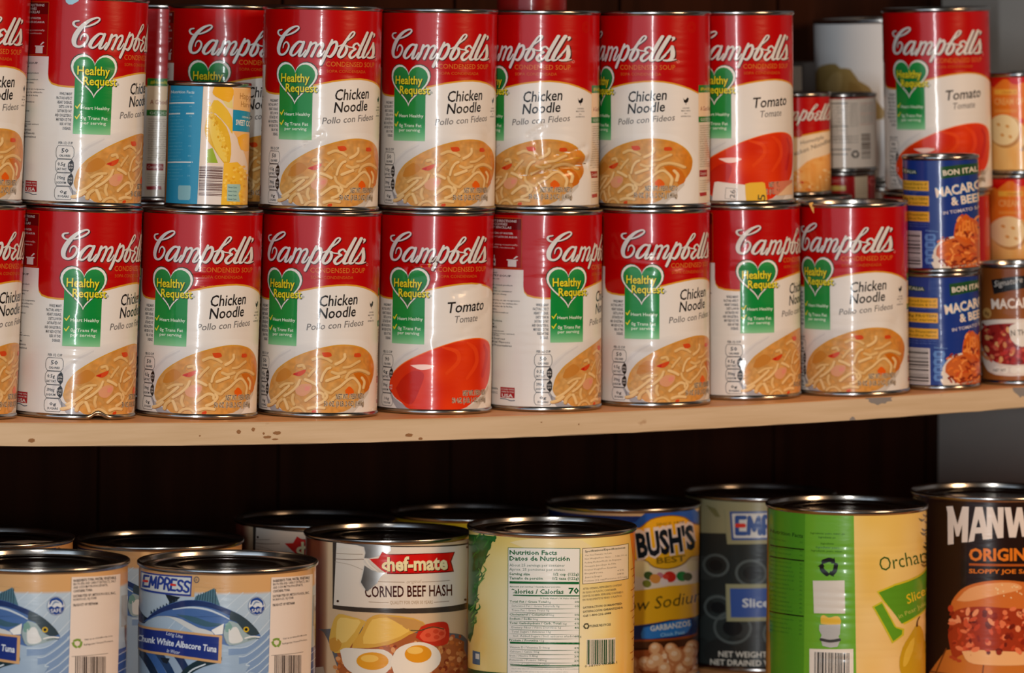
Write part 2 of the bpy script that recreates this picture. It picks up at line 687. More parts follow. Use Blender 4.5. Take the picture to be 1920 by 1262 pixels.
LETTERS = {
    'E': [[(.9, 0), (.08, 0), (.08, 1), (.92, 1)], [(.08, .5), (.8, .5)]],
    'M': [[(.06, 1), (.14, 0), (.5, .78), (.86, 0), (.94, 1)]],
    'P': [[(.1, 1), (.1, 0), (.6, .0), (.88, .16), (.88, .38), (.6, .55), (.1, .55)]],
    'R': [[(.1, 1), (.1, 0), (.6, .0), (.88, .15), (.88, .36), (.6, .5), (.1, .5)], [(.5, .5), (.96, 1.06)]],
    'S': [[(.9, .1), (.55, 0), (.16, .1), (.14, .34), (.5, .5), (.84, .64), (.86, .9), (.5, 1.0), (.08, .9)]],
}


def block(A, word, x0, y0, x1, y1, cap, wid, col, bar, layer):
    """hand-drawn capitals along a baseline; the middle bar of each E takes the second colour"""
    adv = [1.18 if c == 'M' else .9 for c in word]
    k = math.hypot(x1 - x0, y1 - y0) / sum(adv)
    ca, sa = (x1 - x0) / math.hypot(x1 - x0, y1 - y0), (y1 - y0) / math.hypot(x1 - x0, y1 - y0)
    p = 0
    for c, a in zip(word, adv):
        for j, st in enumerate(LETTERS[c]):
            pts = []
            for q in st:
                lx, ly = (p + q[0] * a * .84) * k, (q[1] - 1) * cap
                pts.append((x0 + lx * ca - ly * sa, y0 + lx * sa + ly * ca))
            red = c == 'E' and j == 1
            A.stroke(pts, wid, bar if red else col, layer + (1 if red else 0), 4 if c in 'SPR' and j == 0 else 0)
        p += a


EDGE = [(-8, 69.6), (0, 67.8), (10, 65.7), (20, 64.2), (30, 63.2), (40, 62.9), (50, 63.6), (60, 65.2), (70, 67.7), (80, 70.6), (91.6, 74.6)]
SOUP = [(-41, 163), (-38, 152), (-32, 144), (-25.6, 138.6), (-12, 130.5), (1.7, 124.6), (15, 120.5), (27, 118), (39, 117.2), (52, 118.5), (63, 121.5), (73, 127), (79, 133), (81.7, 139), (80, 147), (75, 153.5), (67, 160.5), (55, 168.5), (40, 177.4), (10, 179), (-18, 178.6), (-25, 175.5), (-33, 171.5), (-39, 167.5)]
TSOUP = [(-47, 160), (-45, 152), (-40, 145), (-31, 138), (-22, 133), (-10, 127.5), (5, 121.5), (20, 117), (34, 114.4), (48, 113.6), (60, 115), (70, 118.5), (76, 124), (78, 134), (76, 146), (70, 156), (58, 164.5), (44, 172), (30, 178.4), (0, 179), (-22, 178.6), (-31, 173), (-40, 168)]
NOODLES = [
    [(870, 450), (960, 390), (1040, 320), (1100, 300), (1150, 340), (1180, 400), (1170, 470)],
    [(720, 360), (740, 410), (790, 450), (850, 470), (880, 440)],
    [(570, 560), (620, 520), (700, 470), (760, 480), (770, 520)],
    [(990, 180), (1060, 170), (1130, 130), (1170, 110)],
    [(900, 140), (960, 110), (1000, 70), (1000, 30)],
    [(1020, 300), (1060, 240), (1150, 210), (1230, 230), (1280, 260)],
    [(180, 590), (240, 540), (300, 480), (380, 400)],
    [(250, 650), (262, 600), (300, 560)],
    [(330, 560), (350, 600), (370, 660)],
    [(400, 685), (440, 650), (500, 640), (550, 670), (570, 690)],
    [(690, 600), (760, 570), (810, 510), (790, 470)],
    [(430, 500), (420, 560), (440, 610)],
    [(740, 330), (760, 260), (800, 200), (840, 180)],
    [(640, 90), (720, 60), (800, 80), (850, 110)],
    [(560, 320), (620, 340), (680, 370)],
    [(280, 420), (340, 380), (420, 370)],
    [(600, 650), (680, 630), (780, 640)],
    [(480, 170), (530, 160), (550, 190)],
    [(500, 330), (470, 400), (400, 470), (330, 520)],
    [(860, 560), (900, 520), (960, 500), (1000, 520)],
    [(800, 330), (880, 300), (940, 280)],
    [(700, 170), (640, 230), (600, 280)],
    [(150, 640), (190, 620), (230, 580)],
    [(860, 230), (930, 250), (1010, 230)],
    [(1200, 300), (1230, 350), (1220, 420)],
]


def soup_base(A):
    R = A.R

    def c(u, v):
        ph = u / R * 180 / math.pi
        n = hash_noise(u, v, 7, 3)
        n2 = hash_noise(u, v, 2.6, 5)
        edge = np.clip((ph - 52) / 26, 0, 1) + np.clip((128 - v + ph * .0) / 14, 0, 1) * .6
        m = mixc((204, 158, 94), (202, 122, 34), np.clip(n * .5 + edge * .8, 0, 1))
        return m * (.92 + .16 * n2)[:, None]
    return c


def campbell(kind):
    R, h = 54.4, 178.5
    A = Art(R, h)
    A.deg()
    # red field with the curved lower edge
    A.poly([(-71.4, -1), (-71.4, 67), (-70.5, 72), (-67, 75.5), (-60, 77.2), (-50, 78), (-43, 78), (-20, 78), (-8, 71)] + EDGE + [(91.6, -1)], GOLD, 1)
    up_ = [(a, b - 1.5) for a, b in EDGE]
    A.poly([(-71.4, -1), (-71.4, 66), (-70.3, 70.6), (-67, 73.8), (-60, 75.6), (-50, 76.4), (-43, 76.4), (-20, 76), (-8, 69.6)] + up_ + [(91.6, -1)], RED, 2)
    A.poly([(91.6, -1), (91.6, 66), (182, 66), (182, -1)], RED, 1)
    A.poly([(-182, -1), (-182, 51), (-71.4, 51), (-71.4, -1)], RED, 1)
    # faint round seal at the upper right
    for rr in (5.2, 3.9, 2.4):
        A.flat()
        A.ring(81 * math.pi / 180 * R, 11, rr, rr, .35, (186, 30, 8), 3)
    # directions panel
    A.deg()
    x0, x1 = -142, -73.5
    A.rect(x0, 3, x1, 50, (150, 6, 10), 2)
    A.rect(x0, 3.4, x1 - .6, 13.6, (100, 6, 10), 3)
    for (a, b, c_, e) in ((x0, 2.6, x1, 3.1), (x0, 49.6, x1, 50.1), (x1 - .3, 3, x1 + .2, 50)):
        A.rect(a, b, c_, e, (176, 84, 30), 4)
    for q, y, w, cp, c_, bd in (('QUICK & EASY DIRECTIONS', 6.8, 58, 2.3, OFFW, .03), ('INSTRUCCIONES', 9.9, 36, 2.3, OFFW, .03), ('RAPIDAS Y SENCILLAS', 12.9, 46, 2.3, OFFW, .03), ('MIX SOUP + 1 CAN OF WATER', 18.2, 50, 1.9, OFFW, .03), ('MEZCLE LA SOPA + 1 LATA DE AGUA', 21.6, 60, 1.9, OFFW, .03)):
        A.text(q, -108 - w / 2, y, -108 + w / 2, y, cp, c_, 5, bd, res=1)
    for q, y, w in (('SIMMER & HEAT, stirring occasionally.', 28.6, 62), ('COCINA CALIENTE, revolviendo', 31.4, 58), ('ocasionalmente.', 34.0, 28)):
        A.text(q, -139, y, -139 + w, y, 1.6, (222, 190, 182), 5, .01, res=1)
    for cx in (-132, -84):
        A.rect(cx - 5, 42.5, cx + 5, 48.3, OFFW, 5)
        A.rect(cx - 6.5, 41.6, cx + 6.5, 42.6, OFFW, 5)
        A.poly([(cx + 1, 41), (cx + 5, 38), (cx + 7, 38.6), (cx + 3, 41)], OFFW, 5)
    A.rect(-112, 41.5, -107.6, 48, OFFW, 5)
    A.rect(-110.6, 38, -109.2, 41.5, OFFW, 5)
    A.rect(-111, 43.6, -108.6, 45.6, BLACK, 6)
    # small print
    t1 = ['Questions or Comments?', 'Call 1-800-TRY-SOUP', 'campbellsfoodservice.com', '', 'Promptly refrigerate unused product', 'in separate container.', 'Recommend use by date on container.', 'Caution: Metal edges are sharp.', '', 'Refrigere inmediatamente en un recipiente', 'limpio el producto que no ha utilizado.', 'Recomendamos usar antes de la fecha', 'indicada en el envase.', 'PRECAUCION: Los bordes metalicos', 'son filosos.', '']
    for i, s in enumerate(t1):
        if s:
            A.text(s, -140, 55.2 + i * 2.85, -140 + min(65, len(s) * (2.9 if i == 1 else 1.62)), 55.2 + i * 2.85, 1.9 if i == 1 else 1.5, BLACK, 2, .04 if i == 1 else .02, res=1)
    t2 = ['No High Fructose', 'Corn Syrup', 'No Added MSG', 'except for the small amount', 'naturally occurring in yeast extract.', 'No Colors from', 'Artificial Sources', 'No Artificial Flavors', 'No Added Preservatives']
    y = 100.5
    for i, s in enumerate(t2):
        sm = i in (3, 4)
        A.text(s, -130, y, -130 + len(s) * (1.35 if sm else 2.1), y, 1.4 if sm else 2.2, BLACK, 2, .015, res=1)
        y += 2.2 if sm else 3.1
    A.rect(-134, 160, -118, 169, BLACK, 2)
    A.text('NON-BPA', -116, 164.3, -102, 164.3, 1.9, BLACK, 2, .03, res=1)
    A.text('LINING', -116, 168.4, -102.5, 168.4, 2.6, GREY, 2, 0, res=1)
    A.rect(-98, 161.5, -80, 171.3, (158, 24, 34), 2)
    A.text('COOKED WITH', -97, 164.0, -81, 164.0, 1.3, OFFW, 3, .02, res=1)
    A.text('CARE IN THE', -97, 166.3, -81, 166.3, 1.3, OFFW, 3, .02, res=1)
    A.text('USA', -96, 170.6, -82, 170.6, 3.1, OFFW, 3, .05)
    A.stroke([(-98, 172.4, .7), (-90, 172.6, .7), (-85, 173.8, .7), (-80, 173.4, .7)], 1, (40, 60, 90), 2)
    # heart claim
    ft = ['WHILE MANY', 'FACTORS AFFECT', 'HEART DISEASE,', 'DIETS LOW IN', 'SATURATED FAT', 'AND CHOLESTEROL', 'MAY REDUCE THE', 'RISK OF THIS', 'DISEASE.']
    wd = [12.5, 15.5, 14.5, 12.5, 14, 16.5, 15, 11, 8]
    for i, s in enumerate(ft):
        A.text(s, -45.8 - wd[i], 84.6 + i * 3.82, -45.8, 84.6 + i * 3.82, 2.6, (56, 50, 48), 2, .04, res=1)
    # green ribbon and heart
    A.poly([(-44, 66), (-44, 118.5), (-8.2, 118.5), (-8.2, 66)], fade((12, 132, 54), (140, 200, 150), 101, 119), 4)

    def heart(s, col, layer):
        P = []
        for i in range(40):
            t = 2 * math.pi * i / 40
            x = 16 * math.sin(t) ** 3
            y = 13 * math.cos(t) - 5 * math.cos(2 * t) - 2 * math.cos(3 * t) - math.cos(4 * t)
            P.append((-26 + x / 16 * 22.2 * s, 67.4 - (y + 2.6) / 14.5 * 19.4 * s))
        A.poly(P, col, layer)
    heart(1.04, (10, 60, 30), 4)
    heart(1.0, WHITE, 5)
    heart(.9, fade((34, 138, 66), (12, 104, 46), 52, 78), 6)
    for dx, dy, c_, L in ((.8, .7, (8, 52, 22), 7), (0, 0, YEL, 8)):
        A.text('Healthy', -42 + dx, 66 + dy, -11.3 + dx, 66 + dy, 8, c_, L, .03)
        A.text('Request', -36.2 + dx, 75 + dy, -4 + dx, 75 + dy, 7.8, c_, L, .03)
    A.flat()
    A.ring(-2.2, 73.6, .8, .8, .3, DGREEN, 8)
    A.deg()
    for yy in (95.2, 104.4):
        A.stroke([(-42.4, yy - 1.2, .9), (-40.9, yy + .6, 1.1), (-38.2, yy - 3.4, .8)], 1, YEL, 5, 0)
    A.text('Heart Healthy', -37, 96.6, -10, 96.6, 3.0, (226, 236, 220), 5, .014)
    A.text('0g Trans Fat', -36.6, 105.6, -11.8, 105.6, 3.0, (226, 236, 220), 5, .014)
    A.text('per serving', -36.6, 109.8, -13.2, 109.8, 2.9, (226, 236, 220), 5, .012)
    # brand script
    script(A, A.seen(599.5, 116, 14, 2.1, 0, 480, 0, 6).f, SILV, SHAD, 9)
    A.deg()
    A.text('CONDENSED SOUP', 4, 51.2, 61.5, 51.2, 4.7, (206, 112, 40), 4, .0)
    A.text('SOPA CONDENSADA', 4.6, 56.8, 47, 56.8, 2.8, (196, 96, 30), 4, 0)
    A.flat()
    A.ring(64.5 * math.pi / 180 * R, 43.6, 1.2, 1.2, .35, (226, 150, 140), 4)
    # bowl
    A.deg()
    S_ = TSOUP if kind == 'tomato' else SOUP
    out = [(a - (9 if a < 30 else -1) * (1 if a < 60 else 0), b - (6.5 if b < 158 else -6)) for a, b in S_ if a < 64]
    A.poly([(-55, 179), (-56, 164), (-51, 150), (-42, 137), (-30, 127.5), (-14, 119.5), (6, 114.5), (22, 112), (40, 111), (60, 113), (78, 122), (90, 138), (86, 160), (70, 179)],
           lambda u, v: mixc((226, 222, 216), (196, 194, 194), np.clip(.9 - np.hypot((u - 6) / 74, (v - 152) / 44), 0, .55) * 1.6), 1, 3)
    A.poly([(-53, 158), (-49, 148), (-40, 137), (-28, 128), (-14, 121.5), (-14, 123), (-28, 130.5), (-39, 140), (-47, 151), (-51, 162)], (206, 203, 201), 2)
    A.poly([(-47, 164), (-42, 168), (-34, 172.5), (-25, 176.5), (-17, 179.5), (-36, 179.5), (-42, 173)], (158, 157, 162), 2)
    A.poly([(30, 179), (48, 172.5), (62, 164.5), (72, 157), (72, 161), (60, 171), (50, 179)], (198, 190, 180), 2)
    if kind == 'tomato':
        A.poly([(a * 1.01, b - .8) for a, b in S_], (236, 120, 30), 3, 3)
        A.poly(S_, lambda u, v: mixc((206, 40, 6), (224, 62, 14), hash_noise(u, v, 16, 2)), 4, 3)
        A.poly([(-38, 160), (-30, 150), (-18, 143), (-8, 146), (-12, 160), (-20, 174), (-32, 170)], (188, 26, 6), 5, 4)
        A.poly([(-22, 138), (-8, 137), (2, 138), (-3, 141), (-12, 142)], (250, 214, 204), 6, 3)
        A.stroke([(10, 121, 2), (24, 125, 4), (26, 134, 4), (14, 145, 3)], 1, (224, 66, 18), 5)
        A.stroke([(36, 117, 2), (46, 124, 5), (48, 136, 5), (36, 150, 3)], 1, (224, 64, 18), 5)
        A.stroke([(60, 120, 3), (66, 130, 6), (58, 148, 5)], 1, (196, 30, 6), 5)
        A.text('Tomato', 13, 89.4, 58, 86.8, 10.4, BLACK, 2, .026, .2)
        A.text('Tomate', 21, 98.6, 49, 97.2, 6.8, GREY, 2, .012, .2)
        cal = [('90', 'CALORIES', 0), ('0g', 'SAT FAT', 1), ('390mg', 'SODIUM', 1), ('10g', 'TOTAL SUGARS', 0)]
    else:
        A.poly([(a * 1.012, b - .9) for a, b in S_], (206, 150, 44), 3, 3)
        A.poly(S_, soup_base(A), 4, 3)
        g = A.seen(598, 113, 403, 2.09, 0, 480, 660, 6, -14).f
        for i, n in enumerate(NOODLES):
            A.f = g
            w = 30 if i % 3 else 25
            pale = (214, 174, 112) if i % 2 else (222, 186, 128)
            A.stroke(n, w + 6, (168, 110, 48), 5, 5, 4, 6)
            A.stroke(n, w + 4, pale, 6, 5)
            A.stroke(n, w * .55, tuple(c_ + 9 for c_ in pale), 7, 5, -3, -4)
        rr = random.Random(77)
        for i in range(26):
            x, y, a = rr.uniform(250, 1150), rr.uniform(120, 640), rr.uniform(-1.2, .9)
            if (x - 700) ** 2 / 520 ** 2 + (y - 420) ** 2 / 330 ** 2 > 1:
                continue
            A.stroke([(x, y), (x + 50 * math.cos(a), y + 50 * math.sin(a) - 14), (x + 110 * math.cos(a + .3), y + 110 * math.sin(a + .3))], rr.uniform(20, 34), rr.choice([(204, 158, 94), (196, 146, 80), (210, 166, 106), (190, 138, 72)]), 4.5, 4)
        for p in ([(415, 268), (450, 246), (560, 208), (550, 250), (490, 286)], [(650, 668), (690, 662), (690, 692), (640, 692)], [(1110, 20), (1170, 20), (1180, 60), (1110, 60)], [(740, 10), (830, 6), (850, 50), (770, 60)]):
            A.poly(p, (206, 70, 24), 7, 3)
        A.poly([(420, 264), (480, 246), (470, 280)], (190, 24, 10), 8)
        A.poly([(1012, 440), (1060, 396), (1112, 450), (1092, 490), (1030, 490)], (222, 92, 14), 7, 3)
        A.poly([(1100, 250), (1180, 240), (1260, 300), (1290, 420), (1240, 470), (1210, 400)], (196, 104, 16), 5, 3)
        A.poly([(250, 260), (330, 200), (410, 260), (330, 340), (230, 360)], (190, 124, 48), 5, 4)
        A.poly([(450, 440), (520, 376), (630, 378), (622, 450), (545, 510), (470, 490)], (214, 152, 112), 7, 3)
        A.poly([(560, 400), (612, 396), (610, 436), (560, 450)], (220, 140, 118), 8, 3)
        A.deg()
        A.text('Chicken', 13, 82, 52.4, 79.6, 10.4, BLACK, 2, .026, .2)
        A.text('Noodle', 12.6, 93.2, 50.6, 90.6, 10.0, BLACK, 2, .026, .2)
        A.text('Pollo con Fideos', 1.5, 103.8, 61, 99.2, 6.2, GREY, 2, .014, .22)
        A.poly([(70.6, 77.6), (71.6, 79.6), (73.6, 79.8), (76, 77.4), (77.6, 78.6), (76.6, 81.6), (74, 83.2), (71.6, 82)], BLACK, 2)
        A.stroke([(74, 83, .5), (74, 84.6, .5)], .5, BLACK, 2, 0)
        A.lines(['CHICKEN', 'MEAT WITH', 'NO', 'ANTIBIOTICS'], 67, 81, 88.4, 2.6, 1.5, (96, 88, 80), 2, 'c', .01)
        cal = [('50', 'CALORIES', 0), ('0.5g', 'SAT FAT', 1), ('390mg', 'SODIUM', 1), ('0g', 'SUGARS', 0)]
    # net weight
    for dx, dy, c_, L in ((-.25, -.25, (222, 200, 170), 9), (.3, .3, (222, 200, 170), 9), (0, 0, (58, 50, 46), 10)):
        A.text('NET WT. / PESO NETO', 31.5 + dx, 166 + dy, 64 + dx, 166 + dy, 5.0, c_, L, 0.02, res=1)
        A.text('50 OZ. (3 LB. 2 OZ.) (1.41kg)', 20 + dx, 172.4 + dy, 64 + dx, 172.4 + dy, 4.8, c_, L, 0.02, res=1)
    # facts capsules
    A.text('PER 1/2 CUP', -57.5, 128, -43.5, 128, 2.4, (50, 46, 44), 2, .035, res=1)
    for i, (a, b, c_) in enumerate(cal):
        y = 129.4 + 12 * i
        X0, X1 = -59.6, -42
        cap = [(X0 + 2, y), (X1 - 2, y), (X1 - .3, y + 2.5), (X1, y + 5.8), (X1 - .3, y + 9), (X1 - 2, y + 11.4), (X0 + 2, y + 11.4), (X0 + .3, y + 9), (X0, y + 5.8), (X0 + .3, y + 2.5)]
        A.stroke(cap + [cap[0]], .45, (66, 62, 60), 3, 0)
        if c_:
            A.poly([(X1 - 2.2, y + .2), (X1 - .3, y + 2.5), (X1, y + 5.8), (X1 - .3, y + 9), (X1 - 2.2, y + 11.3), (X1 - 5, y + 8.6), (X1 - 5.4, y + 5.8), (X1 - 5, y + 3)], BLACK, 3)
            A.text('3%' if i == 1 else '16%', X1 - 4.6, y + 5.4, X1 - .6, y + 5.4, 1.9, OFFW, 4, .03, res=1)
            A.text('DV', X1 - 4.2, y + 8.2, X1 - .8, y + 8.2, 1.9, OFFW, 4, .03, res=1)
            A.text(a, X0 + 2.2, y + 5.6, X0 + 9.8, y + 5.6, 3.1, BLACK, 3, .035, res=1)
            A.text(b, X0 + 1.4, y + 9.6, X0 + 11, y + 9.6, 2.1, BLACK, 3, .045, res=1)
        else:
            A.text(a, X0 + 5.4, y + 6, X0 + 12.2, y + 6, 3.8 if i == 0 else 2.8, BLACK, 3, .03, res=1)
            A.text(b, X0 + 3.4, y + 9.6, X1 - 3.4, y + 9.6, 2.0, BLACK, 3, .045, res=1)
    # side panel
    A.rect(91.6, 73, 150, 96, (234, 204, 166), 1)
    A.rect(91.6, 101, 150, 178, (220, 208, 190), 1)
    A.rect(91.6, 66, 182, 73.2, (40, 116, 34), 3)
    A.text('#HowItsMade Real Good!', 95, 71.2, 150, 71.2, 3.4, (206, 190, 40), 4, .03)
    A.text('A Good Source', 95, 90.5, 128, 90.5, 4.4, (140, 24, 24), 2, .01)
    A.rect(91.6, 96, 150, 101.5, (40, 116, 34), 3)
    A.text('GOOD CHOICE', 95, 100.2, 134, 100.2, 2.8, (206, 214, 190), 4, .02)
    rnd = random.Random(4)
    for i in range(19):
        y = 105.4 + i * 2.15
        A.text('INGREDIENTS WATER CHICKEN STOCK NOODLES SALT'[rnd.randint(0, 9):][:26 + rnd.randint(0, 5)], 94, y, 132, y, 1.25, (120, 96, 66), 2, .012, res=1)
    A.rect(93, 147, 110, 153.4, (150, 30, 30), 3)
    A.text("Campbell's", 94, 151.6, 109, 151.6, 3, (226, 200, 190), 4, .01, .2)
    for i in range(5):
        A.text('One Campbell Place Camden NJ', 94, 157.6 + i * 2.2, 118, 157.6 + i * 2.2, 1.2, (120, 96, 66), 2, .01, res=1)
    A.poly([(93, 168.6), (108, 168), (108.6, 171.6), (94, 172)], (170, 40, 44), 3)
    A.barcode(140, 112, 172, 150, BLACK, 2)
    return A


def tuna():
    A = Art(76.5, 165)
    A.seen(427, 168, 1076, 2.2, 20, 0, 930, 3.802)
    NAVY, TAN = (24, 44, 120), (206, 158, 104)
    # diagonal wave lines and bands over the pale blue
    for i in range(9):
        x = 1150 + i * 95
        A.stroke([(x, 1000), (x + 90, 900), (x + 170, 800), (x + 300, 680)], 5, (196, 208, 216), 2, 3)
    for i in range(8):
        y0 = 1075 + i * 62
        A.poly([(1635 + i * 75, y0), (1760, y0 - 8 - i * 6), (1850, y0 - 70 - i * 4), (1935, y0 - 150), (1935, y0 - 100), (1850, y0 - 20), (1760, y0 + 42), (1635 + i * 75, y0 + 52)], (122, 148, 182), 1, 0)
        A.stroke([(1635 + i * 75, y0), (1760, y0 - 8), (1850, y0 - 70), (1935, y0 - 150)], 6, (190, 206, 218), 2, 3)
    # lower fish, seen as curved stripes under the banner
    for i, c_ in enumerate([(18, 36, 60), (54, 92, 150), (30, 56, 92), (150, 168, 186), (24, 46, 84)]):
        A.stroke([(985 + i * 62, 1075), (1060 + i * 62, 1180), (1120 + i * 60, 1290), (1150 + i * 58, 1420)], 52, c_, 2, 4)
    A.stroke([(1560, 1150), (1440, 1185), (1350, 1240), (1290, 1320)], 60, (22, 44, 52), 3, 4)
    A.stroke([(1470, 1190), (1380, 1230), (1320, 1290)], 10, (206, 216, 222), 4, 4)
    A.poly([(1150, 1145), (1220, 1150), (1200, 1190), (1170, 1180)], (16, 28, 42), 3)
    # tail and finlets
    A.poly([(950, 770), (985, 800), (1040, 855), (1070, 870), (1030, 905), (975, 880)], (20, 36, 48), 3)
    A.poly([(1180, 690), (1290, 715), (1230, 770), (1210, 745)], (16, 30, 40), 3)
    for i in range(9):
        x, y = 1075 + i * 22, 835 - i * 11
        A.poly([(x, y), (x + 4, y - 26), (x + 22, y - 6)], (30, 50, 66), 3)
    # dorsal fin
    A.poly([(1385, 745), (1400, 705), (1445, 690), (1530, 648), (1548, 700), (1575, 780)], (74, 110, 124), 3)
    for i in range(8):
        A.stroke([(1405 + i * 19, 745 + i * 4), (1420 + i * 17, 692 - i * 5)], 6, (34, 62, 76), 4, 0)
    # body
    body = [(1020, 897), (1100, 822), (1180, 777), (1290, 740), (1400, 733), (1500, 748), (1570, 774), (1650, 806), (1721, 842), (1791, 896), (1853, 972), (1855, 1004), (1800, 1018), (1721, 1043), (1631, 1058), (1500, 1010), (1400, 965), (1300, 905), (1210, 852), (1130, 850), (1060, 880)]

    def skin(u, v):
        t = (v + 12 - 33 - 26 * (1 - np.clip((u + 62) / 90, 0, 1)) * 0 - np.abs(u + 18) ** 1.6 * .035) / 30
        c1 = mixc((20, 34, 70), (58, 96, 168), np.clip(t * 3.2 + .6, 0, 1))
        return c1 * (1 - np.clip(t * 2 - .5, 0, 1))[:, None] + np.array((196, 198, 196))[None] * np.clip(t * 2 - .5, 0, 1)[:, None]
    A.poly(body, (70, 104, 158), 4, 3)
    A.poly([(1020, 897), (1100, 825), (1180, 780), (1290, 743), (1400, 736), (1500, 751), (1570, 777), (1650, 809), (1640, 842), (1560, 806), (1470, 782), (1380, 776), (1280, 790), (1180, 815), (1100, 850)], (26, 46, 96), 5, 2)
    A.stroke([(1240, 800, 6), (1360, 786, 12), (1480, 800, 14), (1580, 838, 12), (1640, 870, 6)], 1, (196, 208, 216), 6, 4)
    A.poly([(1060, 880), (1130, 852), (1210, 850), (1300, 870), (1420, 930), (1520, 960), (1540, 1030), (1400, 968), (1300, 908), (1210, 856), (1130, 854)], (206, 206, 202), 6, 2)
    A.poly([(1260, 835), (1380, 850), (1500, 890), (1590, 905), (1500, 925), (1400, 900)], (58, 92, 110), 6, 3)
    # head
    A.poly([(1650, 808), (1721, 842), (1791, 896), (1853, 972), (1790, 985), (1740, 950), (1690, 890), (1640, 870)], (52, 66, 74), 6, 2)
    A.poly([(1640, 880), (1700, 900), (1745, 960), (1800, 990), (1853, 1000), (1800, 1018), (1721, 1043), (1640, 1055), (1600, 1000), (1610, 920)], (150, 168, 170), 6, 2)
    A.poly([(1635, 940), (1690, 925), (1720, 980), (1735, 1020), (1690, 1040), (1640, 1030)], (214, 214, 210), 7, 4)
    A.poly([(1610, 905), (1640, 890), (1660, 930), (1630, 960), (1610, 950)], (110, 150, 140), 7, 3)
    A.stroke([(1602, 925), (1598, 980), (1620, 1040)], 6, (90, 104, 112), 8, 4)
    A.stroke([(1750, 1005), (1800, 992), (1852, 996)], 9, (226, 226, 222), 8, 3)
    A.stroke([(1770, 1016), (1820, 1004), (1850, 1008)], 4, (50, 60, 66), 8, 3)
    A.ellipse(1758, 942, 20, 20, (206, 170, 40), 8)
    A.ellipse(1758, 942, 11, 11, (24, 24, 22), 9)
    A.poly([(1512, 948), (1600, 900), (1592, 975), (1540, 980)], (232, 230, 224), 7)
    # safe badge
    A.ellipse(1831, 775, 60, 66, (70, 90, 130), 7)
    A.ellipse(1831, 775, 57, 63, (206, 212, 216), 8)
    A.poly([(1778, 790), (1800, 775), (1820, 788), (1840, 776), (1862, 788), (1884, 776), (1882, 800), (1866, 826), (1831, 836), (1796, 826)], (30, 62, 134), 9)
    A.stroke([(1790, 762, 8), (1800, 735, 16), (1836, 724, 20), (1868, 745, 16), (1876, 770, 6)], 1, (40, 72, 140), 9, 4)
    A.stroke([(1806, 770, 6), (1824, 748, 14), (1850, 752, 6)], 1, (120, 140, 170), 9, 3)
    A.text('SAFE', 1796, 822, 1868, 818, 26, (214, 218, 220), 10, .03)
    # maker's plate
    A.poly([(960, 600), (985, 640), (1390, 712), (1390, 640), (1600, 650), (1600, 560), (960, 500)], TAN, 5)
    A.poly([(1002, 522), (1374, 563), (1367, 708), (1000, 658)], (34, 60, 140), 7)
    A.poly([(1010, 536), (1364, 575), (1358, 694), (1008, 646)], (206, 210, 208), 8)
    block(A, 'EMPRESS', 1018, 634, 1358, 680, 76, 16, (30, 58, 140), (206, 44, 34), 9)
    A.ring(1405, 589, 17, 20, 6, (70, 74, 84), 8)
    A.text('R', 1398, 598, 1413, 598, 18, (70, 74, 84), 8)
    # banner
    A.poly([(945, 896), (968, 903), (1200, 940), (1400, 965), (1590, 985), (1584, 1184), (1400, 1160), (1200, 1130), (965, 1085), (945, 1078)], TAN, 9)
    A.poly([(945, 920), (980, 924), (1200, 957), (1400, 981), (1568, 997), (1562, 1164), (1400, 1142), (1200, 1112), (972, 1070), (945, 1062)], NAVY, 10)
    A.text('Long Line', 1192, 982, 1308, 1006, 28, (206, 212, 224), 11, .01, .1)
    A.text('Chunk White Albacore Tuna', 982, 1028, 1550, 1104, 46, (216, 222, 230), 11, .05)
    A.text('In Water', 1198, 1106, 1290, 1120, 26, (206, 212, 224), 11, .01, .15)
    # white panel
    A.poly([(1933, 572), (2230, 545), (2218, 1500), (1912, 1500)], (226, 210, 196), 12)
    t = [('INGREDIENTS: TUNA, WATER, VEGETABLE', 606, 5), ('BROTH (PEA AND CARROT EXTRACT), SALT', 630, 0), ('AND SODIUM PYROPHOSPHATE.', 654, 0), ('CONTAINS: TUNA', 680, 5), ('DISTRIBUTED BY: MITSUI FOODS, INC.', 715, 3), ('NORWOOD, NJ 07648', 739, 0), ('PRODUCT OF VIETNAM', 778, 5)]
    for s, y, bld in t:
        wd = min(262, len(s) * 8.6)
        A.text(s, 1945, y, 1945 + wd, y - wd * .1, 18, (56, 46, 42), 13, .03 + bld * .008, res=1)
    recycle(A, 1972, 1036, 27, (120, 150, 60), 13)
    A.text('Visit us at mitsuifoods.com', 2018, 1016, 2190, 988, 13, (60, 50, 46), 13, .02, res=1)
    A.text('Refrigerate Unused Portion', 2016, 1052, 2192, 1024, 14, (60, 50, 46), 13, .02, res=1)
    A.stroke([(1938, 1128), (2164, 1106)], 3, (70, 60, 56), 13, 0)
    A.barcode(1960, 1128, 2150, 1420, (58, 46, 42), 13, 5)
    # next fish at the far right
    A.poly([(2240, 700), (2330, 690), (2330, 920), (2240, 920)], (150, 154, 156), 2)
    A.poly([(2255, 910), (2300, 905), (2320, 960), (2290, 1120), (2262, 1090)], (116, 96, 82), 3, 2)
    A.poly([(2225, 1080), (2330, 1060), (2330, 1500), (2225, 1500)], (52, 78, 142), 2)
    for i in range(4):
        A.stroke([(2225, 1120 + i * 60), (2270, 1090 + i * 60), (2320, 1080 + i * 60)], 6, (150, 168, 200), 3, 2)

    def base(u, v):
        tan = mixc((214, 166, 110), (196, 150, 98), hash_noise(u, v, 30, 1))
        blue = mixc((176, 192, 204), (150, 172, 194), np.clip((v - 18) / 60, 0, 1))
        k = np.clip((v - 16.2) / .5, 0, 1)[:, None]
        return tan * (1 - k) + blue * k
    return A, base


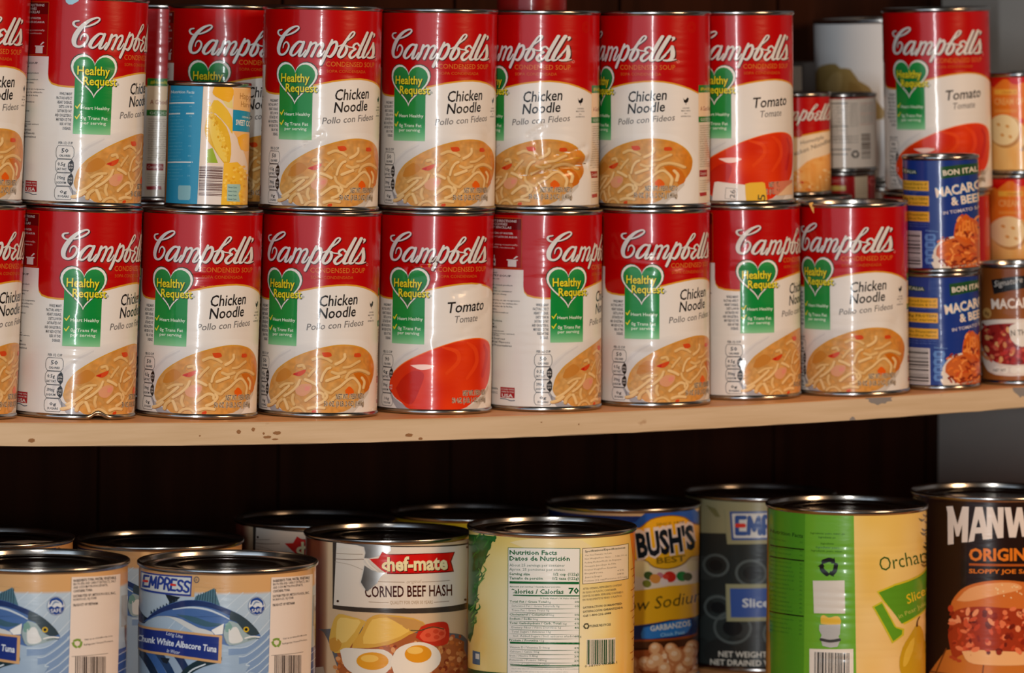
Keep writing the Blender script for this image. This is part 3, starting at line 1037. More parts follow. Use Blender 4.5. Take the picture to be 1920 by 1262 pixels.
def hash_can():
    A = Art(76.5, 165)
    A.seen(727, 154, 1018, 2.01, 14, 400, 930, 3.802)
    TANC = (214, 186, 150)
    # sign plate with dark frame
    A.poly([(858, 312), (860, 790), (1000, 806), (1300, 812), (1600, 806), (1830, 788), (1836, 320)], (62, 54, 48), 2)
    A.poly([(885, 326), (868, 764), (1000, 772), (1300, 778), (1600, 772), (1806, 752), (1815, 338), (1500, 352), (1200, 350)], (226, 216, 202), 3)
    for x, y in ((900, 397), (897, 736), (1808, 358), (1796, 730)):
        A.ellipse(x, y, 9, 9, (60, 34, 22), 4)
    A.poly([(1235, 402), (1500, 396), (1718, 388), (1692, 455), (1712, 528), (1500, 538), (1240, 541)], (120, 8, 10), 4)
    A.poly([(1235, 408), (1500, 402), (1708, 394), (1682, 455), (1702, 520), (1500, 530), (1240, 533)], (212, 18, 14), 5)
    A.poly([(1115, 436), (1180, 432), (1208, 384), (1262, 412), (1270, 470), (1232, 532), (1200, 512)], (206, 24, 14), 6)
    for dx, dy, c_, L in ((5, 6, (70, 10, 6), 7), (0, 0, fade((240, 226, 176), (232, 178, 70), 22, 38), 8)):
        A.text('hef-mate', 1242 + dx, 518 + dy, 1666 + dx, 508 + dy, 98, c_, L, .07)
        A.stroke([(1252 + dx, 462 + dy, 14), (1222 + dx, 470 + dy, 20), (1214 + dx, 492 + dy, 20), (1240 + dx, 508 + dy, 14)], 1, c_, L, 3)
    A.text('original', 1376, 606, 1474, 602, 24, (170, 150, 124), 4, -.01, .35)
    A.stroke([(1175, 594), (1362, 598)], 4, (150, 128, 104), 4, 0)
    A.stroke([(1486, 597), (1682, 588)], 4, (150, 128, 104), 4, 0)
    A.text('CORNED BEEF HASH', 1088, 704, 1700, 694, 80, (66, 20, 10), 4, .035)
    A.text('QUALITY FOR OVER 50 YEARS', 1264, 752, 1563, 750, 24, (172, 146, 112), 4, .01)
    A.stroke([(1116, 737), (1252, 742)], 4, (150, 128, 104), 4, 0)
    A.stroke([(1572, 740), (1678, 734)], 4, (150, 128, 104), 4, 0)
    # wrinkles of the torn paper
    A.stroke([(880, 440), (960, 444), (1076, 440)], 5, (150, 130, 110), 4, 2)
    A.stroke([(876, 460), (980, 478), (1070, 512)], 3, (170, 152, 132), 4, 3)
    A.stroke([(884, 416), (1000, 412)], 4, (160, 140, 120), 4, 2)
    # skillet
    A.poly([(760, 940), (800, 960), (850, 1060), (900, 1200), (980, 1320), (1900, 1330), (1860, 1150), (1800, 1000), (1745, 968), (1690, 960), (1300, 900)], (96, 98, 104), 3, 2)
    A.poly([(850, 980), (905, 1130), (990, 1330), (1800, 1330), (1790, 1080), (1740, 1000), (1300, 940)], (170, 96, 52), 4, 2)
    rnd = random.Random(3)
    for i in range(230):
        x, y = rnd.uniform(870, 1800), rnd.uniform(980, 1330)
        if y < 1010 and x < 1640 and x > 1200 or (x < 1150 and y < 1130):
            continue
        c_ = rnd.choice([(196, 112, 54), (212, 142, 82), (160, 74, 40), (188, 96, 60), (140, 60, 34), (222, 160, 106)])
        r = rnd.uniform(10, 24)
        A.ellipse(x, y, r, r * .8, c_, 5 + i % 3, rnd.uniform(0, 180), 7)
    A.poly([(870, 870), (905, 826), (980, 838), (1090, 870), (1080, 900), (985, 1060), (880, 1100), (840, 1000)], (220, 178, 80), 8, 2)
    A.poly([(895, 880), (920, 850), (1010, 860), (1060, 880), (960, 1020), (890, 1010)], (236, 204, 116), 9, 2)
    A.poly([(840, 1010), (880, 990), (930, 1030), (900, 1090), (850, 1080)], (206, 150, 60), 9, 2)
    A.poly([(1105, 860), (1160, 828), (1240, 824), (1430, 850), (1520, 905), (1400, 965), (1260, 1035), (1000, 1062), (1060, 950)], (216, 168, 70), 8, 2)
    A.poly([(1140, 860), (1240, 846), (1350, 900), (1400, 940), (1250, 1010), (1080, 1030), (1100, 930)], (236, 196, 96), 9, 2)
    A.poly([(1240, 836), (1440, 860), (1510, 905), (1430, 950), (1330, 890)], (196, 150, 84), 9, 2)
    A.poly([(1445, 985), (1480, 910), (1560, 884), (1640, 878), (1672, 900), (1682, 970), (1668, 1030), (1600, 1048), (1520, 1030)], (196, 44, 26), 9, 2)
    A.poly([(1470, 975), (1510, 930), (1600, 915), (1650, 930), (1650, 985), (1580, 1015), (1500, 1010)], (226, 92, 62), 10, 2)
    for x, y in ((1530, 970), (1585, 945), (1590, 985), (1625, 960)):
        A.ellipse(x, y, 20, 15, (206, 66, 40), 11)
    A.stroke([(1410, 935), (1480, 935), (1560, 912), (1640, 930)], 7, (70, 70, 40), 11, 3)
    egg = lambda p, c_, L: A.poly(p, c_, L, 3)
    egg([(918, 1080), (960, 1062), (1100, 1066), (1220, 1070), (1290, 1120), (1270, 1200), (1180, 1262), (1040, 1250), (950, 1190)], (230, 226, 214), 10)
    egg([(1270, 1160), (1310, 1070), (1400, 1025), (1500, 1020), (1590, 1060), (1622, 1130), (1590, 1200), (1480, 1262), (1320, 1262)], (234, 230, 218), 11)
    A.ellipse(1145, 1150, 112, 62, (226, 160, 40), 12)
    A.ellipse(1125, 1132, 62, 26, (240, 196, 92), 13)
    A.ellipse(1462, 1100, 94, 62, (224, 154, 34), 12)
    A.ellipse(1440, 1075, 56, 26, (240, 198, 100), 13)
    A.poly([(745, 1210), (800, 1200), (830, 1330), (745, 1330)], (206, 200, 190), 5)
    # far right band
    A.poly([(1812, 320), (1850, 310), (1850, 820), (1812, 820)], (170, 130, 66), 3)

    def base(u, v):
        left = np.clip((-u - 60) / 14, 0, 1)
        m = mixc(TANC, (112, 52, 40), left)
        k = np.clip((v - 112) / 6, 0, 1) * 0
        return m
    return A, base


def pineapple():
    A = Art(76.5, 165)
    A.seen(1035, 157, 1008, 2.057, 15, 870, 930, 3.802)
    GN, DG = (14, 96, 46), (16, 70, 34)
    # leaves at the left
    A.poly([(20, 280), (235, 290), (205, 330), (180, 390), (150, 470), (118, 560), (104, 680), (84, 860), (70, 1000), (30, 1010)], (28, 92, 34), 3, 2)
    rnd = random.Random(9)
    for i in range(40):
        y = 290 + i * 17
        x = 40 + rnd.uniform(0, max(10, 150 - i * 3.4))
        A.stroke([(x, y, 4), (x + rnd.uniform(10, 40), y - 30, 12), (x + rnd.uniform(10, 50), y - 60, 3)], 1, rnd.choice([(44, 118, 40), (22, 74, 30), (92, 148, 60), (30, 98, 36)]), 4, 3)
    for i in range(9):
        A.stroke([(150 + i * 9, 300 + i * 3, 12), (190 + i * 5, 300 - i * 2, 4)], 1, (34, 104, 40), 4, 0)
    A.poly([(330, 330), (500, 300), (840, 310), (900, 400), (560, 400)], (232, 214, 160), 2, 2)
    # facts panel
    A.rect(318, 366, 828, 1400, GN, 4)
    A.rect(322, 370, 824, 1400, (232, 230, 220), 5)
    T = lambda s, x0, y, x1, cap, b=0, c_=GN, L=6, **k: A.text(s, x0, y, x1, y - (x1 - x0) * .006, cap, c_, L, b, res=1, **k)
    T('Nutrition Facts', 330, 416, 666, 32, .05)
    T('Datos de Nutrici\u00f3n', 330, 458, 756, 32, .05)
    T('About 25 servings per container', 330, 500, 722, 20, 0, (84, 110, 92))
    T('Aprox. 25 porciones por envase', 330, 530, 722, 20, 0, (84, 110, 92))
    T('Serving size', 330, 562, 476, 19, .04)
    T('1/2 cup (122g)', 642, 560, 820, 19, .035)
    T('Tama\u00f1o de porci\u00f3n', 330, 592, 566, 19, .04)
    T('1/2 taza (122g)', 636, 590, 820, 19, .035)
    A.rect(332, 605, 822, 622, GN, 6)
    T('Amount per serving / Cantidad por porci\u00f3n', 332, 648, 690, 10, .03)
    T('Calories / Calor\u00edas', 332, 692, 714, 34, .05)
    T('70', 748, 688, 822, 42, .06)
    A.rect(332, 700, 824, 708, GN, 6)
    T('% Daily Value* / % Valor Diario*', 548, 728, 824, 10, .03)
    rows = [('Total Fat / Grasa Total', '0g', '0%', 1, 0), ('Saturated Fat / Grasa Saturada 0g', '', '0%', 0, 14), ('Trans Fat / Grasa Trans 0g', '', '', 0, 14), ('Cholesterol / Colesterol', '0mg', '0%', 1, 0), ('Sodium / Sodio', '0mg', '0%', 1, 0), ('Total Carbohydrate / Carb. Total', '16g', '6%', 1, 0), ('Dietary Fiber / Fibra Diet\u00e9tica 1g', '', '4%', 0, 16), ('Total Sugars / Az\u00facares 13g', '', '', 0, 16), ('Incl. Added Sugars / Incl. az\u00facares a\u00f1adidos 0g', '', '0%', 0, 28), ('Protein / Prote\u00edna', '<1g', '', 1, 0)]
    for i, (s, q, p, b, ind) in enumerate(rows):
        y = 756 + i * 30.4
        wd = len(s) * (11.3 if b else 10.2)
        T(s, 334 + ind, y, 334 + ind + wd, 15, .035 if b else 0, GN if b else (96, 116, 100))
        if q:
            T(q, 340 + wd, y, 340 + wd + len(q) * 12, 15, 0, (96, 116, 100))
        if p:
            T(p, 792, y - 2, 826, 14, .03)
        A.rect(334, y + 8, 826, y + 9.2, (150, 170, 152), 6)
    A.rect(338, 1034, 830, 1048, GN, 6)
    for i, (s, p) in enumerate([('Vitamin D / Vitamina D 0mcg', '0%'), ('Calcium / Calcio 0mg', '0%'), ('Iron / Hierro 0.4mg', '2%'), ('Potassium / Potasio 140mg', '2%'), ('Vitamin C / Vitamina C 19mg', '20%')]):
        y = 1080 + i * 30
        T(s, 338, y, 338 + len(s) * 10.4, 15, 0, (96, 116, 100))
        T(p, 826 - 17 * len(p), y, 828, 14, .03)
        A.rect(338, y + 8, 828, y + 9.2, (150, 170, 152), 6)
    A.rect(342, 1196, 830, 1203, GN, 6)
    T('The % daily value tells you how much a nutrient in a serving of food contributes', 350, 1228, 826, 8, .01, (130, 140, 130))
    T('to a daily diet. 2,000 calories a day is used for general nutrition advice.', 350, 1248, 750, 8, .01, (130, 140, 130))
    # right column
    A.poly([(843, 366), (1000, 354), (1174, 332), (1176, 586), (1000, 608), (846, 622)], (96, 86, 66), 4)
    A.poly([(847, 370), (1000, 358), (1170, 337), (1172, 582), (1000, 604), (850, 618)], (232, 216, 188), 5)

    def TR(s, x0, y, x1, cap, b=0, c_=(112, 100, 80), sl=.095):
        A.text(s, x0, y, x1, y - (x1 - x0) * sl, cap, c_, 6, b, res=1)
    TR('Specifications/Especificaciones', 862, 396, 1150, 15, .04, (60, 70, 50))
    for i, (s, w) in enumerate([('Can Size/Tama\u00f1o de Lata', 190), ('Net Weight/Peso Neto ..... 3 lbs 10 oz', 300), ('Packing Medium/Medio de Empaque', 258), ('   Pineapple Juice/Jugo de Pi\u00f1a', 220), ('Drained Weight/Peso Escurrido', 226), ('   Fruit/Fruta            62%', 280), ('   Juice/Jugo            38%', 280), ('Portions (1/2 cup)/Porciones (1/2 taza)', 304)]):
        TR(s, 862, 423 + i * 26, 862 + w, 12, 0)
    for i, (s, w) in enumerate([('AFTER OPENING, REFRIGERATE CONTENT', 278), ('IN GLASS OR PLASTIC CONTAINER.', 240), ('DESPU\u00c9S DE ABRIR, REFRIGERE CONTENIDO', 288), ('EN UN RECIPIENTE DE VIDRIO O PL\u00c1STICO.', 280)]):
        TR(s, 850, 662 + i * 26, 850 + w, 15, 0)
    TR('SATISFACTION GUARANTEED', 852, 795, 1130, 15, .025, (90, 78, 60))
    TR('SATISFACCI\u00d3N GARANTIZADA', 852, 824, 1136, 15, .025, (90, 78, 60))
    TR('Call 1-800-232-6888', 852, 853, 1052, 15, .025, (90, 78, 60))
    recycle(A, 876, 918, 17, (84, 80, 60), 6)
    TR('PLEASE RECYCLE', 902, 926, 1050, 17, .025, (80, 76, 58), .07)
    A.poly([(878, 1012), (1084, 1002), (1086, 1182), (884, 1200)], (232, 222, 204), 4)
    A.barcode(882, 1016, 1084, 1190, (40, 78, 46), 5, 8)
    A.text('0 38900 00353 1', 868, 1212, 1098, 1188, 18, (90, 80, 66), 5, 0, res=1)
    # right edge fruit and left small badge
    A.poly([(1180, 240), (1260, 220), (1280, 700), (1235, 640), (1215, 560), (1205, 420)], (226, 128, 26), 3, 2)
    for i in range(14):
        A.stroke([(1195 + (i % 3) * 12, 520 + i * 50), (1240, 500 + i * 50)], 7, (176, 104, 26), 4, 0)
    A.poly([(70, 1110), (124, 1120), (124, 1212), (70, 1205)], (52, 96, 128), 5)
    A.poly([(92, 1130), (120, 1134), (120, 1172), (92, 1168)], (206, 212, 206), 6)
    A.poly([(30, 1236), (320, 1258), (320, 1420), (30, 1420)], (24, 76, 40), 3)

    def base(u, v):
        n = hash_noise(u, v, 26, 2)
        y = mixc((238, 224, 146), (226, 192, 84), n)
        ctr = np.exp(-((u + 4) / 58) ** 2 - ((v - 84) / 80) ** 2)
        m = y * (1 - .92 * ctr[:, None]) + np.array((234, 226, 206))[None] * .92 * ctr[:, None]
        rt = np.clip((u - 52) / 26, 0, 1) * np.clip((u < 125).astype(float), 0, 1)
        m = m * (1 - .5 * rt[:, None]) + np.array((228, 160, 60))[None] * .5 * rt[:, None]
        bk = (np.abs(u) > 125).astype(float)[:, None]
        return m * (1 - bk) + np.array((206, 196, 40))[None] * bk
    return A, base


def pears():
    A = Art(76.5, 165)
    A.seen(1589, 152, 961, 1.968, 8, 1420, 880, 3.304)
    A.poly([(66, 200), (300, 200), (600, 200), (632, 1500), (100, 1500), (60, 700)], (104, 168, 44), 1)
    A.poly([(40, 200), (300, 200), (300, 1500), (40, 1500)], (80, 146, 36), 2)
    A.poly([(20, 200), (62, 200), (100, 1500), (40, 1500)], (190, 140, 50), 3)
    G2 = (30, 70, 22)
    A.text('Nutrition Facts', 80, 398, 288, 416, 24, G2, 4, .04)
    for y in (478, 548, 890):
        A.poly([(78, y - 5), (180, y), (296, y + 5), (296, y + 13), (180, y + 8), (78, y + 4)], (20, 30, 12), 4)
    rnd = random.Random(2)
    for i in range(22):
        y = 440 + i * 27
        if min(abs(y - q) for q in (478, 548, 890)) < 14:
            continue
        A.text('Total Fat Saturated Sodium Potassium'[rnd.randint(0, 12):][:14 + rnd.randint(0, 6)], 84, y, 84 + rnd.randint(90, 150), y + 6, 11, (52, 104, 34), 4, .01, res=1)
        A.text('%d%%' % rnd.choice((0, 2, 4)), 268, y + 8, 286, y + 9, 11, (52, 104, 34), 4, .02, res=1)
    for y, a, b in ((388, 335, 545), (412, 385, 490), (450, 400, 480), (474, 370, 515), (496, 340, 535)):
        A.text('Ingredients: pears, water, juice'[: int((b - a) / 7)], a, y, b, y, 12, (48, 92, 30), 4, .015, res=1)
    recycle(A, 450, 588, 46, (24, 24, 20), 5)
    # plain pale square and the little fruit cup
    A.poly([(352, 676), (548, 668), (554, 872), (360, 876)], (214, 210, 200), 5)
    A.poly([(404, 940), (402, 900), (420, 884), (452, 900), (490, 890), (520, 896), (522, 944)], (222, 182, 60), 5, 2)
    A.poly([(394, 945), (526, 940), (522, 1000), (514, 1012), (524, 1040), (508, 1076), (464, 1084), (416, 1074), (402, 1030), (410, 1008), (394, 980)], (176, 178, 176), 6)
    A.stroke([(406, 1036), (462, 1044), (520, 1034)], 18, (60, 62, 60), 7, 3)
    A.poly([(334, 1096), (606, 1088), (612, 1500), (340, 1500)], (226, 220, 208), 5)
    A.barcode(366, 1114, 582, 1262, (50, 48, 44), 6, 4)
    # front
    A.text('Orchard', 770, 612, 1100, 560, 92, (40, 82, 22), 4, -.008)
    A.poly([(748, 735), (860, 690), (1070, 612), (1110, 600), (1110, 860), (1000, 905), (920, 945), (790, 800)], (206, 192, 40), 4)
    A.poly([(760, 742), (860, 702), (1070, 626), (1110, 614), (1110, 850), (1000, 893), (905, 938), (800, 800)], (90, 150, 34), 5)
    A.poly([(720, 828), (780, 795), (870, 955), (920, 970), (918, 1010), (846, 1058)], (196, 188, 44), 4)
    A.poly([(734, 832), (780, 808), (862, 960), (908, 978), (905, 1004), (852, 1044)], (96, 156, 36), 5)
    A.text('Sliced', 940, 820, 1090, 760, 60, (224, 196, 40), 6, .02, .2)
    A.text('in Pear Juice', 890, 905, 1080, 830, 28, (190, 196, 90), 6, .0)
    A.poly([(992, 956), (1020, 962), (1040, 1000), (1052, 1060), (1080, 1130), (1090, 1230), (1060, 1300), (960, 1310), (905, 1250), (892, 1170), (915, 1080), (958, 1010)], (196, 158, 30), 5, 3)
    A.poly([(960, 1050), (985, 1030), (975, 1110), (940, 1190), (915, 1200), (925, 1120)], (218, 184, 66), 6, 3)
    A.stroke([(1000, 960, 12), (1004, 930, 8), (1018, 905, 7)], 1, (84, 56, 26), 6, 3)
    rnd = random.Random(6)
    for i in range(16):
        x, y = rnd.uniform(1005, 1065), 250 + i * 22
        A.stroke([(x, y, 5), (x + 20, y + 15, 16), (x + 38, y + 8, 5)], 1, rnd.choice([(110, 92, 40), (140, 110, 46), (90, 80, 40)]), 3, 2)

    def base(u, v):
        n = hash_noise(u, v, 24, 8)
        y = mixc((226, 186, 84), (236, 206, 130), n)
        return y * (1 - np.clip((v - 30) / 90, 0, 1)[:, None] * .35) + np.array((226, 196, 160))[None] * np.clip((v - 30) / 90, 0, 1)[:, None] * .35
    return A, base


def sloppy_joe():
    A = Art(76.5, 165)
    A.seen(1857, 149, 936, 1.93, 7, 1420, 880, 3.304)
    P = (226, 214, 204)

    def bl(pts, L=4):
        A.poly(pts, P, L)
    # big block capitals, drawn as shapes
    M_ = [(1172, 222), (1212, 218), (1243, 330), (1272, 218), (1312, 218), (1306, 436), (1270, 440), (1272, 330), (1252, 402), (1236, 404), (1218, 330), (1220, 452), (1184, 458), (1180, 260)]
    bl(M_)
    bl([(1352, 218), (1396, 217), (1438, 414), (1400, 418), (1394, 378), (1352, 382), (1346, 428), (1312, 436)])
    A.poly([(1372, 290), (1386, 342), (1358, 345)], (34, 18, 12), 5)
    bl([(1422, 217), (1458, 217), (1492, 318), (1490, 217), (1526, 217), (1526, 404), (1490, 408), (1456, 306), (1458, 412), (1424, 414)])
    bl([(1532, 217), (1570, 217), (1588, 330), (1608, 217), (1640, 217), (1660, 330), (1680, 217), (1716, 217), (1686, 398), (1642, 398), (1624, 300), (1604, 402), (1562, 402)])
    bl([(1730, 217), (1766, 217), (1766, 396), (1730, 398)])
    A.stroke([(1880, 240), (1830, 228), (1800, 260), (1800, 350), (1830, 386), (1880, 370)], 38, P, 4, 4)
    OR = (226, 122, 30)
    A.text('ORIGINAL', 1316, 548, 1790, 540, 76, OR, 4, .07)
    A.rect(1316, 566, 1800, 580, (176, 84, 24), 4)
    A.text('SLOPPY JOE SAUCE', 1316, 626, 1790, 622, 26, OR, 4, .05)
    # wooden table and sandwich
    A.poly([(1075, 1260), (1180, 1110), (1300, 1080), (2100, 1080), (2100, 1500), (1060, 1500)], (196, 116, 44), 3)
    for x0, x1 in ((1180, 1100), (1420, 1400), (1700, 1740)):
        A.stroke([(x0, 1100), (x1, 1300)], 8, (110, 58, 22), 4, 0)
    A.stroke([(1080, 1250), (2000, 1250)], 8, (110, 58, 22), 4, 0)
    A.poly([(1200, 860), (1215, 800), (1270, 730), (1350, 690), (1470, 668), (1600, 670), (1760, 700), (1860, 770), (1900, 880), (1700, 900), (1300, 900)], (206, 112, 46), 5, 3)
    A.poly([(1240, 800), (1320, 720), (1470, 684), (1600, 684), (1640, 720), (1480, 760), (1320, 800)], (232, 164, 104), 6, 3)
    A.poly([(1190, 1020), (1210, 900), (1260, 850), (1400, 830), (1600, 840), (1800, 850), (1900, 900), (1910, 1090), (1700, 1120), (1400, 1110), (1280, 1130), (1230, 1160), (1205, 1100)], (160, 54, 24), 6, 3)
    rnd = random.Random(12)
    for i in range(150):
        x, y = rnd.uniform(1200, 1900), rnd.uniform(840, 1115)
        A.ellipse(x, y, rnd.uniform(12, 30), rnd.uniform(8, 18), rnd.choice([(206, 84, 48), (226, 120, 76), (140, 40, 20), (110, 32, 18), (190, 66, 34), (236, 150, 104)]), 7 + i % 3, rnd.uniform(0, 180), 7)
    A.poly([(1276, 1110), (1400, 1098), (1700, 1108), (1900, 1100), (1880, 1160), (1700, 1186), (1450, 1190), (1320, 1175)], (232, 178, 120), 8, 3)
    for i in range(26):
        A.ellipse(rnd.uniform(1480, 1840), rnd.uniform(690, 780), 6, 4, (240, 214, 160), 8, rnd.uniform(0, 90), 6)
    for x, y in ((1235, 1160), (1260, 1170), (1215, 1150)):
        A.ellipse(x, y, 16, 10, (176, 66, 34), 8)
    return A, (36, 18, 12)


def garbanzo():
    A = Art(76.5, 165)
    A.seen(1168, 143, 958, 1.885, 9, 1180, 880, 3.303)
    Y, N = (226, 168, 28), (16, 26, 36)
    A.poly([(-500, 250), (600, 250), (600, 470), (-500, 470)], (26, 52, 130), 1)
    A.poly([(-140, 330), (40, 310), (120, 240), (400, 240), (440, 330), (300, 300), (160, 300), (60, 350), (-140, 420)], (36, 84, 176), 2, 2)
    A.poly([(-500, 560), (460, 560), (460, 720), (-500, 720)], (226, 206, 180), 1)
    oval = lambda k, c_, L: A.poly([(210 + (x - 210) * k, 440 + (y - 440) * k) for x, y in [(-90, 440), (-20, 350), (60, 345), (130, 292), (240, 270), (340, 284), (400, 330), (500, 360), (530, 440), (460, 530), (385, 535), (330, 580), (240, 604), (150, 590), (90, 545), (-30, 540)]], c_, L, 3)
    oval(1.0, (120, 82, 20), 3)
    oval(.96, Y, 4)
    A.text('SINCE 1908', 165, 335, 335, 322, 17, (120, 92, 24), 5, .02)
    for g, c_, L in ((.20, (220, 204, 196), 5), (.09, N, 6)):
        A.text("BUSH'S", 54 if g < .1 else 48, 526, 410 if g < .1 else 416, 478, 146 if g < .1 else 156, c_, L, g)
    A.text('BEST', 168, 568, 346, 555, 38, (120, 90, 20), 6, .05)
    rnd = random.Random(5)
    for i, (x, y, c_, r) in enumerate([(70, 600, (226, 206, 150), 60), (120, 640, (60, 80, 34), 30), (160, 660, (214, 140, 60), 34), (190, 640, (190, 120, 130), 22), (250, 650, (196, 44, 30), 40), (215, 680, (224, 206, 196), 26), (285, 668, (220, 206, 196), 24), (325, 650, (30, 120, 50), 36), (360, 655, (70, 76, 40), 30), (110, 690, (120, 120, 40), 28), (390, 590, (226, 206, 160), 40), (225, 648, (206, 66, 50), 20), (300, 640, (206, 196, 190), 14)]):
        A.ellipse(x, y, r, r * .85, c_, 3 + i % 3, 20, 12)
    A.poly([(-300, 770), (60, 730), (250, 705), (440, 695), (460, 900), (250, 915), (60, 945), (-300, 960)], Y, 6, 0)
    A.text('Low Sodium', -60, 868, 470, 812, 78, (40, 40, 16), 7, -.004, .25)
    A.poly([(-300, 960), (60, 945), (250, 918), (440, 905), (420, 1010), (250, 1028), (60, 1032), (-300, 1040)], (22, 42, 92), 6)
    A.poly([(90, 960), (250, 926), (380, 920), (360, 1000), (220, 1020), (80, 1026)], (44, 118, 190), 7, 2)
    A.text('GARBANZOS', 134, 982, 380, 958, 34, (220, 220, 206), 8, .04)
    A.text('Chick Peas', 196, 1018, 344, 1004, 22, (150, 200, 226), 8, .02)
    A.poly([(-500, 1046), (60, 1046), (440, 1024), (440, 1062), (60, 1086), (-500, 1086)], (70, 34, 14), 5)
    for i in range(46):
        x, y = rnd.uniform(-200, 440), rnd.uniform(1090, 1400)
        r = rnd.uniform(42, 62)
        A.ellipse(x, y, r, r * .9, (196, 124, 74), 6 + (i % 5), rnd.uniform(0, 90), 14)
        A.ellipse(x - 6, y - 8, r * .75, r * .66, (226, 172, 120), 7 + (i % 5), rnd.uniform(0, 90), 12)
        A.ellipse(x - 12, y - 16, r * .35, r * .28, (240, 206, 166), 8 + (i % 5), 0, 10)

    def base(u, v):
        k = np.clip((v - 100) / 4, 0, 1)
        return mixc((214, 190, 150), (150, 70, 26), k)
    return A, base


def olives():
    A = Art(76.5, 165)
    A.seen(1425, 140, 941, 1.85, 8, 1180, 880, 3.303)
    OL = (150, 150, 116)
    DK = (40, 46, 46)
    A.poly([(300, 405), (604, 400), (612, 462), (860, 455), (1300, 440), (1300, 1222), (300, 1222)], DK, 2)
    A.rect(300, 1222, 1300, 1500, OL, 2)
    rnd = random.Random(21)
    for i in range(26):
        x, y = rnd.uniform(420, 1200), rnd.uniform(480, 1190)
        r = rnd.uniform(60, 110)
        A.ellipse(x, y, r, r * .8, rnd.choice([(46, 54, 54), (38, 42, 42), (52, 58, 58)]), 3 + i % 2)
    for x, y, r in ((545, 600, 75), (650, 980, 110), (560, 860, 80), (760, 640, 90), (960, 700, 100), (950, 1010, 110)):
        A.ring(x, y, r, r * .85, 16, (84, 94, 94), 5)
        A.ellipse(x, y, r * .55, r * .45, (26, 30, 32), 5)
    A.poly([(600, 250), (900, 240), (1250, 236), (1250, 455), (900, 455), (612, 466)], OL, 6)
    A.poly([(480, 230), (540, 250), (570, 300), (540, 300)], (116, 116, 76), 6)
    A.poly([(626, 264), (900, 254), (1200, 250), (1200, 426), (900, 430), (640, 440)], (54, 84, 150), 7)
    A.poly([(640, 276), (900, 266), (1190, 262), (1190, 414), (900, 418), (652, 426)], (206, 212, 212), 8)
    block(A, 'EMPRESS', 668, 398, 1180, 388, 98, 26, (52, 84, 152), (206, 56, 44), 9)
    A.poly([(606, 712), (900, 702), (1250, 700), (1250, 925), (900, 930), (614, 942)], OL, 6)
    A.poly([(632, 738), (900, 728), (1230, 724), (1230, 902), (900, 906), (640, 916)], (56, 86, 156), 7)
    A.text('Sliced Olives', 708, 850, 1180, 838, 54, (206, 214, 220), 8, .05)
    A.text('NET WEIGHT 55 OZ', 566, 1162, 1010, 1154, 36, (206, 206, 196), 8, .035)
    A.text('NET DRAINED WEIGHT', 516, 1214, 1030, 1206, 36, (206, 206, 196), 8, .035)
    return A, OL


